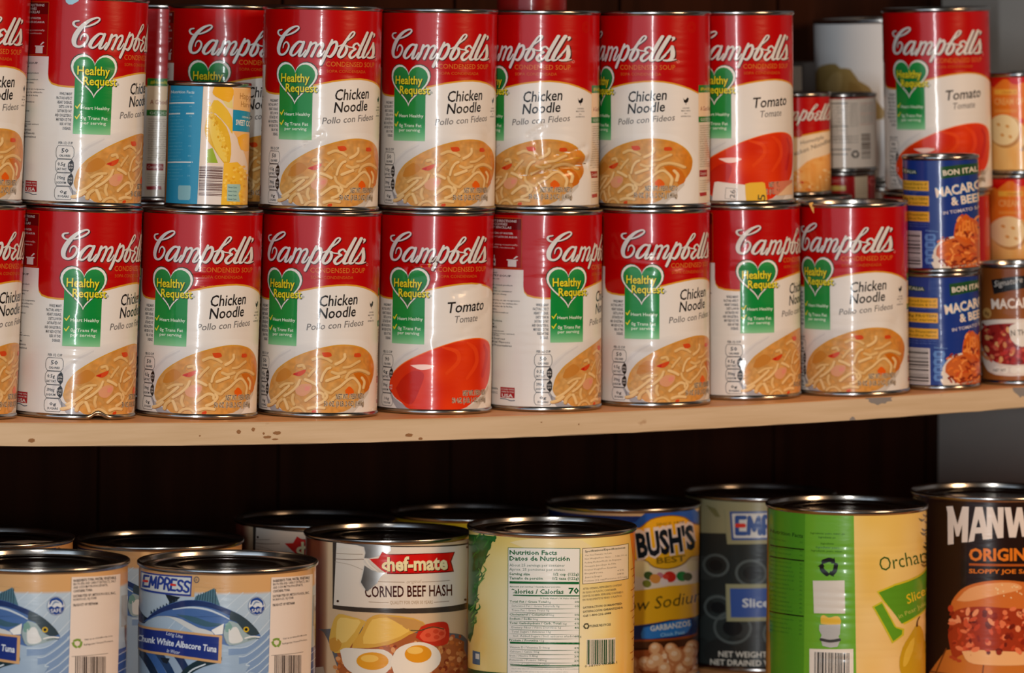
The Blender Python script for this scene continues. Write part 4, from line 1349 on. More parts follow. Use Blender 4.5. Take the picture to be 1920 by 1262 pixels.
def macaroni():
    A = Art(37.4, 106)
    A.seen(1767, 71.5, 291, 1.9, 0, 1650, 250, 2.574)
    A.poly([(60, 140), (184, 152), (190, 172), (60, 168)], (24, 62, 46), 3)
    A.text('ITALIA', 120, 164, 184, 168, 14, (206, 206, 190), 4, .03)
    for i, (y, t1, t2) in enumerate([(202, 'Good Source of', 'Calcium & Iron'), (274, '8g PROTEIN', 'per serving'), (350, 'No Preservatives', 'Artificial Flavors')]):
        A.poly([(60, y), (244, y + 2), (244, y + 50), (60, y + 46)], (226, 168, 50), 3)
        A.text(t1, 124, y + 22, 236, y + 22, 13, (96, 70, 22), 4, .03, res=1)
        A.text(t2, 124, y + 40, 236, y + 40, 11, (96, 70, 22), 4, .02, res=1)
    for y in (258, 412, 424):
        A.text('per 1 cup serving of product', 120, y, 238, y + 1, 6, (96, 120, 180), 3, .02, res=1)
    A.rect(80, 446, 206, 622, (216, 208, 206), 3)
    A.barcode(84, 452, 200, 616, (44, 40, 42), 4, 3, True)
    A.text('Nutrition', 226, 446, 286, 450, 9, (110, 150, 200), 3, .02, res=1)
    for i in range(4):
        y = 458 + i * 37
        A.poly([(226, y), (270, y + 1), (276, y + 17), (270, y + 35), (226, y + 34), (220, y + 17)], (88, 128, 190), 3)
        A.rect(236, y + 8, 262, y + 24, (40, 70, 140), 4)
    A.poly([(300, 136), (400, 126), (540, 124), (540, 172), (400, 182), (304, 194)], (30, 74, 40), 3)
    A.text('BON ITALIA', 314, 178, 520, 160, 26, (222, 214, 196), 4, .05)
    for g, c_, L in ((.13, (40, 136, 190), 4), (.05, (232, 214, 196), 5)):
        A.text('MACARONI', 280, 282, 560, 240, 46, c_, L, g)
        A.text('& BEEF', 352, 322, 500, 306, 40, c_, L, g)
    A.text('IN TOMATO SAUCE', 312, 366, 540, 338, 16, (206, 200, 206), 5, .03)
    A.poly([(252, 600), (262, 540), (300, 490), (360, 470), (480, 462), (600, 500), (620, 620), (500, 652), (380, 650), (280, 640)], (222, 208, 190), 4, 3)
    A.poly([(274, 560), (282, 520), (330, 486), (420, 474), (520, 490), (580, 560), (540, 620), (440, 634), (340, 618)], (196, 96, 40), 5, 3)
    A.poly([(360, 474), (370, 410), (396, 386), (420, 366), (440, 384), (470, 400), (490, 440), (500, 490), (430, 510)], (202, 92, 30), 6, 2)
    rnd = random.Random(31)
    for i in range(90):
        x, y = rnd.uniform(280, 560), rnd.uniform(480, 630)
        if i > 66:
            x, y = rnd.uniform(370, 480), rnd.uniform(390, 490)
        a = rnd.uniform(-1.2, 1.2)
        L = rnd.uniform(16, 30)
        A.stroke([(x, y), (x + L * .6 * math.cos(a), y + L * .6 * math.sin(a) - 5), (x + L * math.cos(a), y + L * math.sin(a))], rnd.uniform(8, 12), rnd.choice([(222, 116, 44), (196, 76, 30), (236, 146, 74), (150, 50, 20), (130, 44, 22)]), 7 + i % 3, 2)
    for i in range(6):
        A.stroke([(385 + i * 18, 440 - abs(i - 2.5) * -10), (390 + i * 15, 392 + abs(i - 2.5) * 12)], 9, (226, 132, 50), 10, 0)
    A.text('NET WT 15 OZ', 356, 624, 470, 614, 10, (206, 190, 166), 11, .02, res=1)
    return A, (26, 52, 128)


def macaroni_brown():
    A = Art(37.4, 111)
    A.seen(1912, 71.5, 508, 1.9, 0, 1650, 250, 2.574)
    A.poly([(548, 720), (640, 704), (760, 694), (760, 750), (640, 770), (560, 790)], (28, 26, 26), 3)
    A.text('Signature', 562, 754, 700, 730, 30, (190, 186, 180), 4, .0, .3)
    A.text('MACARONI', 548, 860, 830, 846, 48, (230, 214, 200), 4, .06)
    A.ellipse(525, 884, 21, 26, (196, 150, 84), 4)
    A.text('8g', 514, 892, 536, 892, 16, (96, 50, 20), 5, .03)
    A.poly([(470, 960), (500, 925), (600, 910), (760, 912), (860, 950), (870, 1080), (800, 1170), (560, 1182), (500, 1120), (480, 1030)], (226, 212, 198), 3, 3)
    A.poly([(490, 980), (520, 945), (620, 930), (760, 935), (840, 980), (840, 1080), (700, 1130), (560, 1120), (500, 1060)], (150, 36, 30), 4, 3)
    rnd = random.Random(8)
    for i in range(110):
        x, y = rnd.uniform(496, 836), rnd.uniform(942, 1120)
        A.ellipse(x, y, rnd.uniform(8, 20), rnd.uniform(6, 12), rnd.choice([(190, 56, 50), (206, 90, 70), (120, 22, 22), (214, 140, 90), (170, 40, 36), (226, 170, 110)]), 5 + i % 3, rnd.uniform(0, 180), 7)
    A.poly([(630, 950), (660, 930), (760, 926), (760, 1020), (690, 1044), (640, 1010)], (230, 220, 206), 9, 2)
    A.text('N THE', 640, 990, 730, 984, 28, (90, 76, 60), 10, .03)
    for x in (570, 605, 650, 690):
        A.ellipse(x, 1156, 20, 17, (236, 228, 214), 9)
    A.text('NET WT', 552, 1166, 612, 1164, 14, (96, 80, 66), 10, .03, res=1)

    def base(u, v):
        return mixc((126, 66, 22), (150, 86, 36), np.clip((v - 10) / 40, 0, 1))
    return A, base


def corn():
    A = Art(37.4, 106)
    A.seen(387, 79, 152, 2.13, 4, 0, 0, 3.156)
    A.poly([(940, 455), (990, 468), (980, 1210), (940, 1210)], (176, 116, 46), 2)
    A.poly([(985, 470), (1184, 470), (1168, 1212), (968, 1212)], (36, 140, 178), 2)
    W_ = (190, 212, 216)
    A.text('Nutrition Facts', 992, 520, 1132, 524, 18, W_, 3, .04)
    rnd = random.Random(1)
    for i in range(26):
        y = 545 + i * 20
        A.text('Total Fat Saturated Sodium Dietary'[rnd.randint(0, 9):][:10 + rnd.randint(0, 8)], 988, y, 988 + rnd.randint(40, 90), y, 7, (96, 172, 196), 3, .01, res=1)
        if i % 3 == 0:
            A.text('%d%%' % rnd.choice((0, 2, 4, 8)), 1104, y, 1122, y, 9, (120, 184, 204), 3, .02, res=1)
    for y in (580, 645, 940):
        A.rect(984, y - 5, 1134, y + 4, (206, 216, 216), 3)
    A.poly([(1056, 1080), (1124, 1080), (1128, 1090), (1126, 1160), (1118, 1168), (1060, 1168), (1053, 1160), (1052, 1090)], (134, 182, 190), 3)
    A.poly([(1186, 468), (1480, 478), (1470, 1215), (1168, 1212)], (226, 208, 190), 2)
    # corn cobs
    A.poly([(1250, 480), (1350, 470), (1366, 520), (1340, 570), (1262, 540), (1240, 515)], (232, 172, 40), 4, 2)
    A.poly([(1300, 560), (1360, 550), (1366, 610), (1330, 600)], (222, 206, 130), 3)
    A.poly([(1220, 640), (1250, 560), (1300, 580), (1360, 660), (1366, 760), (1340, 720), (1262, 640)], (228, 186, 56), 5, 2)
    A.poly([(1200, 740), (1215, 650), (1262, 650), (1330, 720), (1360, 820), (1356, 930), (1320, 940), (1262, 860), (1215, 800)], (222, 176, 44), 4, 2)
    A.poly([(1215, 660), (1262, 700), (1310, 800), (1340, 930), (1290, 900), (1240, 790)], (232, 200, 90), 6, 2)
    A.poly([(1220, 860), (1250, 850), (1285, 940), (1215, 940)], (150, 176, 50), 5)
    for i in range(60):
        t = i / 60
        A.ellipse(1225 + t * 120 + rnd.uniform(-14, 14), 600 + t * 300 + rnd.uniform(-20, 20), 7, 8, rnd.choice([(240, 206, 90), (214, 160, 36), (232, 190, 66)]), 7, 0, 7)
    A.poly([(1190, 955), (1316, 958), (1310, 1215), (1168, 1215)], (226, 216, 208), 7)
    A.barcode(1176, 962, 1314, 1145, (96, 66, 62), 8, 6, True)
    A.poly([(1320, 940), (1400, 928), (1456, 990), (1475, 1100), (1470, 1215), (1310, 1215)], (236, 186, 56), 6, 0)
    for i in range(70):
        A.ellipse(rnd.uniform(1325, 1465), rnd.uniform(950, 1210), 9, 8, rnd.choice([(244, 206, 96), (226, 166, 40), (236, 178, 54)]), 7 + i % 2, 0, 7)
    A.poly([(1344, 1065), (1420, 1062), (1424, 1090), (1412, 1120), (1422, 1168), (1344, 1168)], (160, 196, 186), 9)
    for i in range(4):
        A.text('Sweet Corn', 1350, 1088 + i * 24, 1400, 1088 + i * 24, 11, (50, 96, 110), 10, .03, res=1)
    A.poly([(1366, 480), (1484, 480), (1480, 1000), (1366, 740)], (232, 184, 120), 4)
    A.text('Happy', 1405, 545, 1490, 545, 40, (166, 116, 56), 5, 0)
    A.text('Harvest', 1412, 592, 1500, 592, 36, (166, 116, 56), 5, 0)
    A.poly([(1366, 612), (1490, 618), (1490, 740), (1366, 742)], (36, 140, 178), 6)
    A.text('CREAM STYLE', 1420, 658, 1490, 660, 12, (206, 220, 216), 7, .03)
    A.text('SWEET CORN', 1384, 704, 1496, 706, 34, (226, 226, 216), 7, .05)
    A.poly([(1396, 780), (1440, 752), (1480, 770), (1476, 850), (1420, 852)], (236, 172, 40), 6, 2)

    def base(u, v):
        return mixc((228, 180, 110), (226, 170, 90), hash_noise(u, v, 14, 4))
    return A, base


def small_noodle():
    A = Art(33.3, 95)
    A.seen(1497, 63, 191, 1.9, 0, 1420, 0, 3.156)
    A.poly([(-100, 560), (140, 600), (-100, 1200)], RED, 1)
    A.poly([(-400, 560), (215, 840), (300, 826), (440, 800), (700, 790), (700, 500), (-400, 500)], RED, 1)
    A.stroke([(60, 880), (215, 846), (300, 828), (440, 806), (600, 800)], 9, GOLD, 2, 3)
    k = lambda x, y: A_f(72 + (x - 180) * .325, 628 + (y - 270) * .32)
    A_f = A.f
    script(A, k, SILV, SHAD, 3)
    A.f = A_f
    A.text('Homestyle', 262, 890, 402, 856, 26, (96, 84, 76), 3, -.004, .25)
    A.text('Chicken Noodle', 190, 968, 440, 880, 28, (96, 84, 76), 3, 0, .25)
    A.ellipse(250, 820, 24, 26, (176, 60, 50), 2)
    A.poly([(-60, 1210), (60, 1120), (150, 1080), (240, 1040), (300, 990), (380, 962), (520, 955), (620, 1210)], lambda u, v: mixc((226, 150, 66), (236, 182, 108), hash_noise(u, v, 3, 6)), 3, 2)
    rnd = random.Random(17)
    for i in range(40):
        A.ellipse(rnd.uniform(100, 480), rnd.uniform(1040, 1190), rnd.uniform(6, 16), rnd.uniform(5, 10), rnd.choice([(206, 70, 24), (240, 200, 130), (226, 140, 50), (240, 206, 150)]), 5 + i % 2, rnd.uniform(0, 90), 7)
    return A, CREAM


def facts_can():
    A = Art(33.3, 72)
    A.seen(1585, 63, 190, 1.9, 0, 1420, 0, 3.156)
    A.poly([(200, 580), (900, 580), (900, 1040), (716, 1040), (716, 780), (720, 600), (440, 610), (200, 600)], (196, 20, 16), 1)
    A.rect(200, 606, 716, 1040, (228, 210, 192), 2)
    D = (96, 78, 66)
    rnd = random.Random(14)
    for i in range(13):
        y = 640 + i * 18
        A.text('Total Fat Sodium Protein Sugars'[rnd.randint(0, 9):][:12], 440, y, 440 + rnd.randint(40, 86), y, 9, D, 3, .02, res=1)
        A.text('%d%%' % rnd.choice((0, 2, 4, 10)), 524, y, 544, y, 9, D, 3, .02, res=1)
    for y in (628, 772):
        A.rect(440, y, 546, y + 5, D, 3)
    for i in range(9):
        A.text('INGREDIENTS STOCK NOODLES'[i:][:12], 556, 640 + i * 17, 608, 640 + i * 17, 8, D, 3, .02, res=1)
        A.text('CONTAINS WHEAT EGG'[i % 3:][:14], 618, 640 + i * 16, 700, 640 + i * 16, 9, (176, 84, 60) if i % 4 == 0 else D, 3, .02, res=1)
    for i in range(3):
        A.text('DISTRIBUTED BY CAMPBELL SOUP', 440, 842 + i * 18, 606, 842 + i * 18, 9, D, 3, .02, res=1)
    A.rect(440, 914, 560, 920, D, 3)
    A.rect(440, 944, 540, 950, D, 3)
    recycle(A, 586, 948, 19, (46, 40, 36), 3)
    A.barcode(624, 824, 680, 976, D, 3, 9, True)
    return A, CREAM


def red_tin():
    A = Art(33.3, 72)
    A.seen(1585, 63, 344, 1.9, 0, 1420, 0, 3.156)
    A.rect(200, 1060, 900, 1082, (226, 150, 60), 2)
    A.text("Campbell's", 440, 1120, 540, 1112, 22, (220, 150, 140), 3, .0, .2)
    A.rect(430, 1140, 536, 1170, (222, 196, 100), 3)
    A.rect(592, 1050, 670, 1300, (222, 200, 168), 3)
    for i in range(8):
        A.rect(598, 1090 + i * 14, 664, 1094 + i * 14, (190, 164, 130), 4)
    recycle(A, 700, 1120, 22, (214, 90, 80), 3)
    return A, (176, 24, 24)


def orange_soup():
    A = Art(33.3, 95)
    A.seen(1915, 62, 143, 1.87, 0, 1600, 0, 6)
    OR = (228, 120, 34)
    A.poly([(1520, 870), (1590, 980), (1650, 920), (1700, 880), (1750, 880), (1800, 930), (1850, 945), (1900, 930), (2000, 900), (2100, 890), (2200, 940), (2250, 1000), (2250, 1450), (1520, 1450)], OR, 2, 0)
    A.rect(1600, 995, 1860, 1055, (236, 176, 66), 3)
    A.text('CREAM OF', 1680, 1044, 1850, 1044, 34, (206, 120, 40), 4, .04)
    A.text('CREAM OF CHICKEN', 1600, 1170, 2240, 1170, 76, (236, 170, 96), 3, .05)
    A.rect(1600, 1225, 1850, 1262, (232, 146, 62), 3)

    def pic(u, v):
        return mixc((236, 176, 96), (240, 196, 122), hash_noise(u, v, 6, 1))
    A.poly([(1500, 1450), (1600, 1320), (1720, 1300), (1850, 1330), (1960, 1450), (2250, 1420), (2300, 2000), (1500, 2000)], pic, 3, 2)
    A.ellipse(1715, 1480, 185, 190, (196, 140, 76), 4)
    A.ellipse(1695, 1460, 178, 176, (240, 214, 160), 5)
    for x, y in ((1740, 1420), (1640, 1400), (1770, 1540), (1680, 1520)):
        A.ellipse(x, y, 22, 16, (214, 150, 70), 6, 30)
    A.ellipse(1900, 1360, 26, 32, (206, 40, 16), 6)
    A.ellipse(2020, 1600, 120, 130, (238, 210, 156), 5)
    A.stroke([(1900, 1690), (1960, 1640), (2060, 1640), (2200, 1700)], 46, (190, 150, 100), 5, 3)
    return A, (204, 16, 10)


def big_white():
    A = Art(76.5, 165)
    A.seen(1667, 136, 40, 1.77, 0, 1420, 0, 3.156)
    A.poly([(350, 560), (356, 420), (400, 376), (480, 366), (510, 392), (570, 398), (620, 470), (680, 505), (730, 600), (760, 700), (340, 700)], (150, 128, 76), 2, 2)
    A.poly([(420, 480), (470, 420), (520, 430), (500, 540), (440, 560)], (168, 146, 96), 3, 3)
    A.poly([(560, 470), (620, 500), (640, 570), (560, 560)], (138, 114, 62), 3, 3)
    return A, (208, 212, 216)


def plain_red():
    A = Art(33.3, 95)
    A.deg()
    A.rect(-60, 60, 60, 80, (150, 20, 20), 2)
    return A, (120, 16, 14)


# ------------------------------------------------------------------ setting: boards and walls
def sag(x):
    return .0026 + (.030 if x > .045 else .037) * (x - .045) ** 2


XW, YB = .862, .53
box('wall_back', -2.2, XW + .1, YB + .012, YB + .06, -1.2, 1.6, M_PANEL)['kind'] = 'structure'
bm = bmesh.new()
x = -2.2
while x < XW - .01:
    w = .203
    x1 = min(x + w, XW)
    bmesh.ops.create_cube(bm, size=1, matrix=Matrix.Translation(((x + x1) / 2, YB + .006, .2)) @ Matrix.Diagonal((x1 - x - .004, .012, 2.8, 1)))
    x = x1
me = bpy.data.meshes.new('wall_back_planks')
bm.to_mesh(me)
bm.free()
link_mesh('planks', me, M_PANEL, bpy.data.objects['wall_back'])
box('wall_right', XW, XW + .1, -.16, YB, -1.2, 1.6, M_WALL)['kind'] = 'structure'
tr = box('trim_1', XW - .02, XW, .0, YB, -.0185, .0045, M_WALL, None, .0015)
tr['kind'] = 'structure'


def board(name, label, top, x0, x1, y0, y1, th, marks=False):
    t = thing(name, label, 'shelf', (0, 0, 0))
    bm = bmesh.new()
    n = 90
    rnd = random.Random(11)
    rows = []
    for i in range(n + 1):
        X = x0 + (x1 - x0) * i / n
        z = top(X)
        ch = .0007 + .0009 * rnd.random()
        pr = [(y1, z), (y0 + .16, z), (y0 + .0035, z), (y0 + .0015, z - ch * .45), (y0, z - ch - .0006), (y0, z - th + .0012 * rnd.random()), (y0 + .0012, z - th), (y1, z - th)]
        rows.append([bm.verts.new((X, a, b)) for a, b in pr])
    for i in range(n):
        for k in range(len(rows[0])):
            k2 = (k + 1) % len(rows[0])
            f = bm.faces.new((rows[i][k], rows[i + 1][k], rows[i + 1][k2], rows[i][k2]))
            f.material_index = 0 if k in (3, 4, 5) else (2 if k == 6 else 1)
    for r_0 in (rows[0], rows[-1]):
        bm.faces.new(r_0)
    bmesh.ops.recalc_face_normals(bm, faces=bm.faces)
    me = bpy.data.meshes.new(name + '_plank')
    bm.to_mesh(me)
    bm.free()
    me.materials.append(M_EDGE)
    me.materials.append(M_TOP)
    me.materials.append(M_UNDER)
    link_mesh('plank', me, None, t)
    if marks:
        def blot(nm, X, dz, rx, rz, mat, seed, clip=True):
            rr = random.Random(seed)
            b2 = bmesh.new()
            zt = top(X)
            pts = []
            for i in range(22):
                a = 2 * math.pi * i / 22
                k = 1 + rr.uniform(-.16, .16)
                zz = max(zt - th + .0004, min(zt - .0004, zt + dz + rz * k * math.sin(a)))
                pts.append((X + rx * k * math.cos(a), zz))
            f1 = [b2.verts.new((a, y0 - .0002, b)) for a, b in pts]
            f0 = [b2.verts.new((a, y0 + .0008, b)) for a, b in pts]
            b2.faces.new(f1)
            for i in range(22):
                b2.faces.new((f1[i], f1[(i + 1) % 22], f0[(i + 1) % 22], f0[i]))
            bmesh.ops.recalc_face_normals(b2, faces=b2.faces)
            m2 = bpy.data.meshes.new(nm)
            b2.to_mesh(m2)
            b2.free()
            o = link_mesh(nm, m2, mat, t)
            return o
        for i, (X, dz, rx, rz) in enumerate([(-.2785, -.0088, .0021, .0018), (-.264, -.0069, .0018, .0017), (-.317, -.012, .0009, .0006), (-.2400, -.0103, .0040, .0016), (-.2535, -.0106, .0012, .0010), (-.2500, -.0140, .0040, .0012), (-.2420, -.0160, .0030, .0008), (-.480, -.0155, .0035, .0018), (-.105, -.0150, .0040, .0016), (-.093, -.0185, .0022, .0012), (.0755, -.0105, .0006, .0009), (.035, -.0072, .0010, .0005)]):
            blot('knot', X, dz, rx, rz, M_KNOT, i)
        for i, (X, dz, rx, rz) in enumerate([(.4155, .0000, .0150, .0068), (.585, .0, .0095, .0100), (.3835, -.0215, .0042, .0040)]):
            o = blot('paint_stain', X, dz, rx, rz, M_STAIN, 40 + i)
            o['label'] = 'grey paint stain'
    return t


board('shelf_board', 'sagging pale wooden shelf board carrying the red and white soup cans', sag, -1.25, XW, 0, YB, .0208, True)
board('shelf_board', 'lower wooden shelf board under the big tuna, hash and fruit cans', lambda X: -.285, -1.25, XW, -.22, YB, .022)


# ------------------------------------------------------------------ the tin can
_parts = {}


def can_meshes(R, H, dent=None):
    key = (R, H, dent)
    if key in _parts:
        return _parts[key]
    zf = rf = None
    if dent == 'foot':      # the kicked-in foot of one can
        def zf(a, z):
            s = ((a + math.pi) % (2 * math.pi) - math.pi - R_(-6.5)) * R
            return (.0042 * math.exp(-(s / .0065) ** 2) if z < .02 else 0)

        def rf(a, z):
            s = ((a + math.pi) % (2 * math.pi) - math.pi - R_(-6.5)) * R
            return -.0035 * math.exp(-(s / .0075) ** 2)
    lo = lathe('bottom_rim', [(R - .0032, .0030), (R - .0026, .0006), (R - .0012, 0), (R - .0002, .0008), (R, .0018), (R - .0002, .0032), (R - .0010, .0040), (R - .0017, .0049)], 128, zf, rf)
    hi = lathe('top_rim', [(R - .0017, H - .0049), (R - .0010, H - .0040), (R - .0002, H - .0033), (R, H - .0018), (R - .0003, H - .0007), (R - .0011, H), (R - .0020, H - .0004), (R - .0026, H - .0018), (R - .0033, H - .0052)], 128)
    k = R / .0557
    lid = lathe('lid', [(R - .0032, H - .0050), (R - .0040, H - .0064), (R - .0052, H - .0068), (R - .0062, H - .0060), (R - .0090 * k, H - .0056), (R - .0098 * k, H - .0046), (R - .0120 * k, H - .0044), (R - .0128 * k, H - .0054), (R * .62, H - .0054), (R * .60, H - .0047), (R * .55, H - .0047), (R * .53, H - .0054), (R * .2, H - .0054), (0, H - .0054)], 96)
    body = lathe('can_body', [(0, .0034), (R - .0030, .0034), (R - .0046, .0050), (R - .0058, .012), (R - .0058, H - .012), (R - .0046, H - .0052), (R - .0030, H - .0046)], 64)
    for m in (lo, hi):
        m.materials.append(M_TIN)
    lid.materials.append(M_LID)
    body.materials.append(M_TIN)
    _parts[key] = (body, lo, hi, lid)
    return _parts[key]


def can(name, label, cat, pos, R, H, art_mesh, turn=0, group=None, dent=None, zlab=0, tilt=None, lift=.0005):
    if tilt is None:
        tilt = (.060 if pos[0] > .045 else .074) * (pos[0] - .045)      # square to the sagging board below
    """pos: (x, y, z, heading of the view); turn: how far the front of the label is turned to the right"""
    t = thing(name, label, cat, (pos[0], pos[1], pos[2] + lift), 0, group)
    t.rotation_mode = 'ZYX'
    t.rotation_euler = (0, -tilt, R_(turn - pos[3]))
    b, lo, hi, li = can_meshes(R, H, dent)
    for nm, m in (('can_body', b), ('bottom_rim', lo), ('top_rim', hi), ('lid', li)):
        o = bpy.data.objects.new(nm, m)
        COL.objects.link(o)
        o.parent = t
    o = bpy.data.objects.new('paper_label', art_mesh)
    COL.objects.link(o)
    o.parent = t
    o.location = (0, 0, zlab)
    return t


def inked(A, name, base, disp=None, dented=False, mat=M_INK, z0=.0045, fine=None):
    me = A.mesh(name, base, z0, disp, dented, fine)
    me.materials.append(mat)
    return me


# ------------------------------------------------------------------ soup cans
noodle, tomato = campbell('noodle'), campbell('tomato')


def soft(seed, extra=None):
    def f(u, v):
        o = .16 * (hash_noise(u, v * .8, 20, seed) - .5) * 2 + .05 * (hash_noise(u, v, 7, seed + 1) - .5) + beads(v, 33, 4, 8.5, -.10, 2.0) + beads(v, 96, 5, 8.5, -.07, 2.0)
        if extra is not None:
            o = o + extra(u, v)
        return o
    return f


def crease(u, v, u0, v0, u1, v1, w, a):
    L = math.hypot(u1 - u0, v1 - v0)
    tx, ty = (u1 - u0) / L, (v1 - v0) / L
    s = (u - u0) * tx + (v - v0) * ty
    n = -(u - u0) * ty + (v - v0) * tx
    return a * np.exp(-np.abs(n / w) ** 1.5) * np.exp(-np.maximum(0, np.maximum(-s, s - L)) ** 2 / 9)


def dent_fold(u, v):        # the deep fold on the can in the middle of the upper layer
    return crease(u, v, 14, 150, 84, 139, 3.4, -3.0) + crease(u, v, 34, 140, 80, 131, 3.0, 1.3) + crease(u, v, 46, 131, 78, 124, 2.6, -1.3) + crease(u, v, 18, 113, 32, 104, 2.2, -.9) + crease(u, v, 24, 118, 27, 132, 2.5, -.6) + bump(u, v, 86, 142, 12, 8, -2.4) + crease(u, v, 26, 154, 40, 176, 4, -.7)


def dent_brand(u, v):       # creases over the brand name of the tomato can
    return crease(u, v, -26, 48, 2, 43, 2.0, -1.3) + crease(u, v, -27, 56, -24, 48, 2.0, -.9) + bump(u, v, -10, 56, 14, 6, -.9, -10) + crease(u, v, 20, 72, 64, 60, 4, -.9) + crease(u, v, 26, 84, 66, 74, 4, .7) + crease(u, v, 30, 104, 66, 88, 4, -.7) + crease(u, v, 4, 118, 50, 106, 4, -.5)


def dent_pinch(u, v):       # the pinch across the name
    return bump(u, v, -14, 38, 26, 5, -1.9, -3) + bump(u, v, -28, 53, 16, 5, -1.2, 8) + bump(u, v, 12, 50, 14, 6, -.9) + bump(u, v, -22, 132, 10, 5, -.6)


def dent_ripples(u, v):
    return bump(u, v, 6, 56, 12, 3.2, -.8) + bump(u, v, 8, 63, 13, 3.2, -.9) + bump(u, v, 30, 128, 24, 10, -.7) + bump(u, v, 50, 100, 16, 20, -.8) + bump(u, v, 58, 132, 14, 14, -1.4)


def dent_small(u, v):
    return crease(u, v, -14, 122, 2, 113, 3.2, -.9) + bump(u, v, -56, 120, 12, 22, -1.4) + bump(u, v, -58, 165, 10, 14, -1.1)


def dent_side(u, v):
    return bump(u, v, 62, 118, 12, 10, -1.8) + crease(u, v, 40, 96, 66, 110, 4, -.6) + bump(u, v, 66, 160, 10, 8, -.8)


def dent_foot(u, v):
    return bump(u, v, -6, 176, 7.5, 7, -3.3) + bump(u, v, -16, 162, 10, 8, -.5) + bump(u, v, -30, 130, 14, 3, -.5) + bump(u, v, -30, 122, 12, 3, -.4)


def dent_waist(u, v):
    return bump(u, v, -48, 32, 14, 10, -.8) + bump(u, v, -44, 60, 14, 8, -.7)


LAB = {}
for nm, A, ex in (('plain', noodle, None), ('fold', noodle, dent_fold), ('pinch', noodle, dent_pinch), ('ripples', noodle, dent_ripples), ('small', noodle, dent_small), ('side', noodle, dent_side), ('foot', noodle, dent_foot), ('waist', noodle, dent_waist), ('tomato', tomato, None), ('tomato_brand', tomato, dent_brand)):
    LAB[nm] = inked(A, 'soup_label_' + nm, lambda u, v: mixc((226, 222, 216), (222, 216, 208), hash_noise(u, v, 40, 3)), soft(len(LAB), ex), True)

HS, RS = .1875, .0557
# world positions (x, y, z of the foot; heading towards the viewpoint in degrees)
P = {
    'L0': (-0.5192, 0.0800, 0.0144, 23.02),
    'L1': (-0.4030, 0.0820, 0.0100, 24.51),
    'L2': (-0.2814, 0.0800, 0.0065, 26.06),
    'L3': (-0.1606, 0.0740, 0.0042, 27.58),
    'L4': (-0.0360, 0.0800, 0.0028, 29.04),
    'L5': (0.0779, 0.0700, 0.0026, 30.43),
    'L6': (0.1971, 0.0660, 0.0033, 31.81),
    'L7': (0.3166, 0.0880, 0.0048, 32.98),
    'L8': (0.4263, 0.0610, 0.0070, 34.35),
    'L9': (0.6026, 0.1650, 0.0119, 35.42),
    'Bon': (0.5266, 0.0520, 0.0096, 35.46),
    'Mac': (0.6155, 0.0450, 0.0124, 36.42),
    'T0': (-0.5146, 0.0830, 0.2021, 23.06),
    'T1': (-0.4003, 0.0780, 0.1977, 24.57),
    'T3': (-0.1624, 0.0720, 0.1919, 27.58),
    'T4': (-0.0339, 0.0800, 0.1905, 29.06),
    'T5': (0.0795, 0.0800, 0.1903, 30.38),
    'T6': (0.1982, 0.0700, 0.1910, 31.80),
    'T7': (0.3105, 0.0940, 0.1925, 32.87),
    'TR': (0.6013, 0.1660, 0.1996, 35.40),
    'corn': (-0.2767, 0.0740, 0.1942, 26.15),
    'U2': (-0.1925, 0.2050, 0.0047, 26.39),
    'T2': (-0.1954, 0.2050, 0.1924, 26.36),
    'UA': (-0.2056, 0.3180, 0.0049, 25.58),
    'A': (-0.2086, 0.3180, 0.1926, 25.55),
    'bon2': (0.5248, 0.0520, 0.1248, 35.44),
    'UM': (0.4547, 0.2000, 0.0076, 33.66),
    'mini': (0.4546, 0.2050, 0.1953, 33.63),
    'w3': (0.5560, 0.2700, 0.2170, 34.22),
    'w2': (0.5560, 0.2700, 0.1358, 34.22),
    'w1': (0.5560, 0.2700, 0.0104, 34.22),
    'UO': (0.6978, 0.1540, 0.0154, 36.44),
    'or1': (0.6969, 0.1540, 0.1133, 36.43),
    'or2': (0.6969, 0.1540, 0.2175, 36.43),
    'big': (0.7217, 0.4300, 0.1979, 34.76),
    'bigU': (0.7217, 0.4300, 0.0163, 34.76),
    'top5': (0.0792, 0.1000, 0.3723, 30.25),
    'boxd': (0.5669, 0.3900, 0.0108, 33.52),
}
Q = {
    'B1': (-0.5109, -0.0850, -0.0957, 24.09),
    'B2': (-0.3406, -0.1050, -0.1030, 26.47),
    'B3': (-0.0800, 0.0850, -0.1086, 28.48),
    'B4': (0.0297, -0.0300, -0.0966, 30.56),
    'B5': (0.3678, -0.0150, -0.0924, 34.28),
    'B6': (0.5411, -0.0100, -0.0878, 36.07),
    'B7': (0.4491, 0.2620, -0.1089, 33.18),
    'B8': (0.2774, 0.2500, -0.1114, 31.45),
    'B9': (0.1147, 0.2750, -0.1162, 29.51),
    'B10': (-0.0614, 0.2680, -0.1140, 27.56),
    'B11': (-0.2594, 0.2000, -0.1180, 25.61),
    'B12': (-0.4234, 0.2200, -0.1103, 23.48),
}
H_w1 = 0.1252
H_UO = 0.0977
H_bigU = 0.1813
SCRAP = (0.3684, 0.0490, 0.1883)
G1, G2 = 'tall soup cans standing on the board', 'tall soup cans of the upper layer'
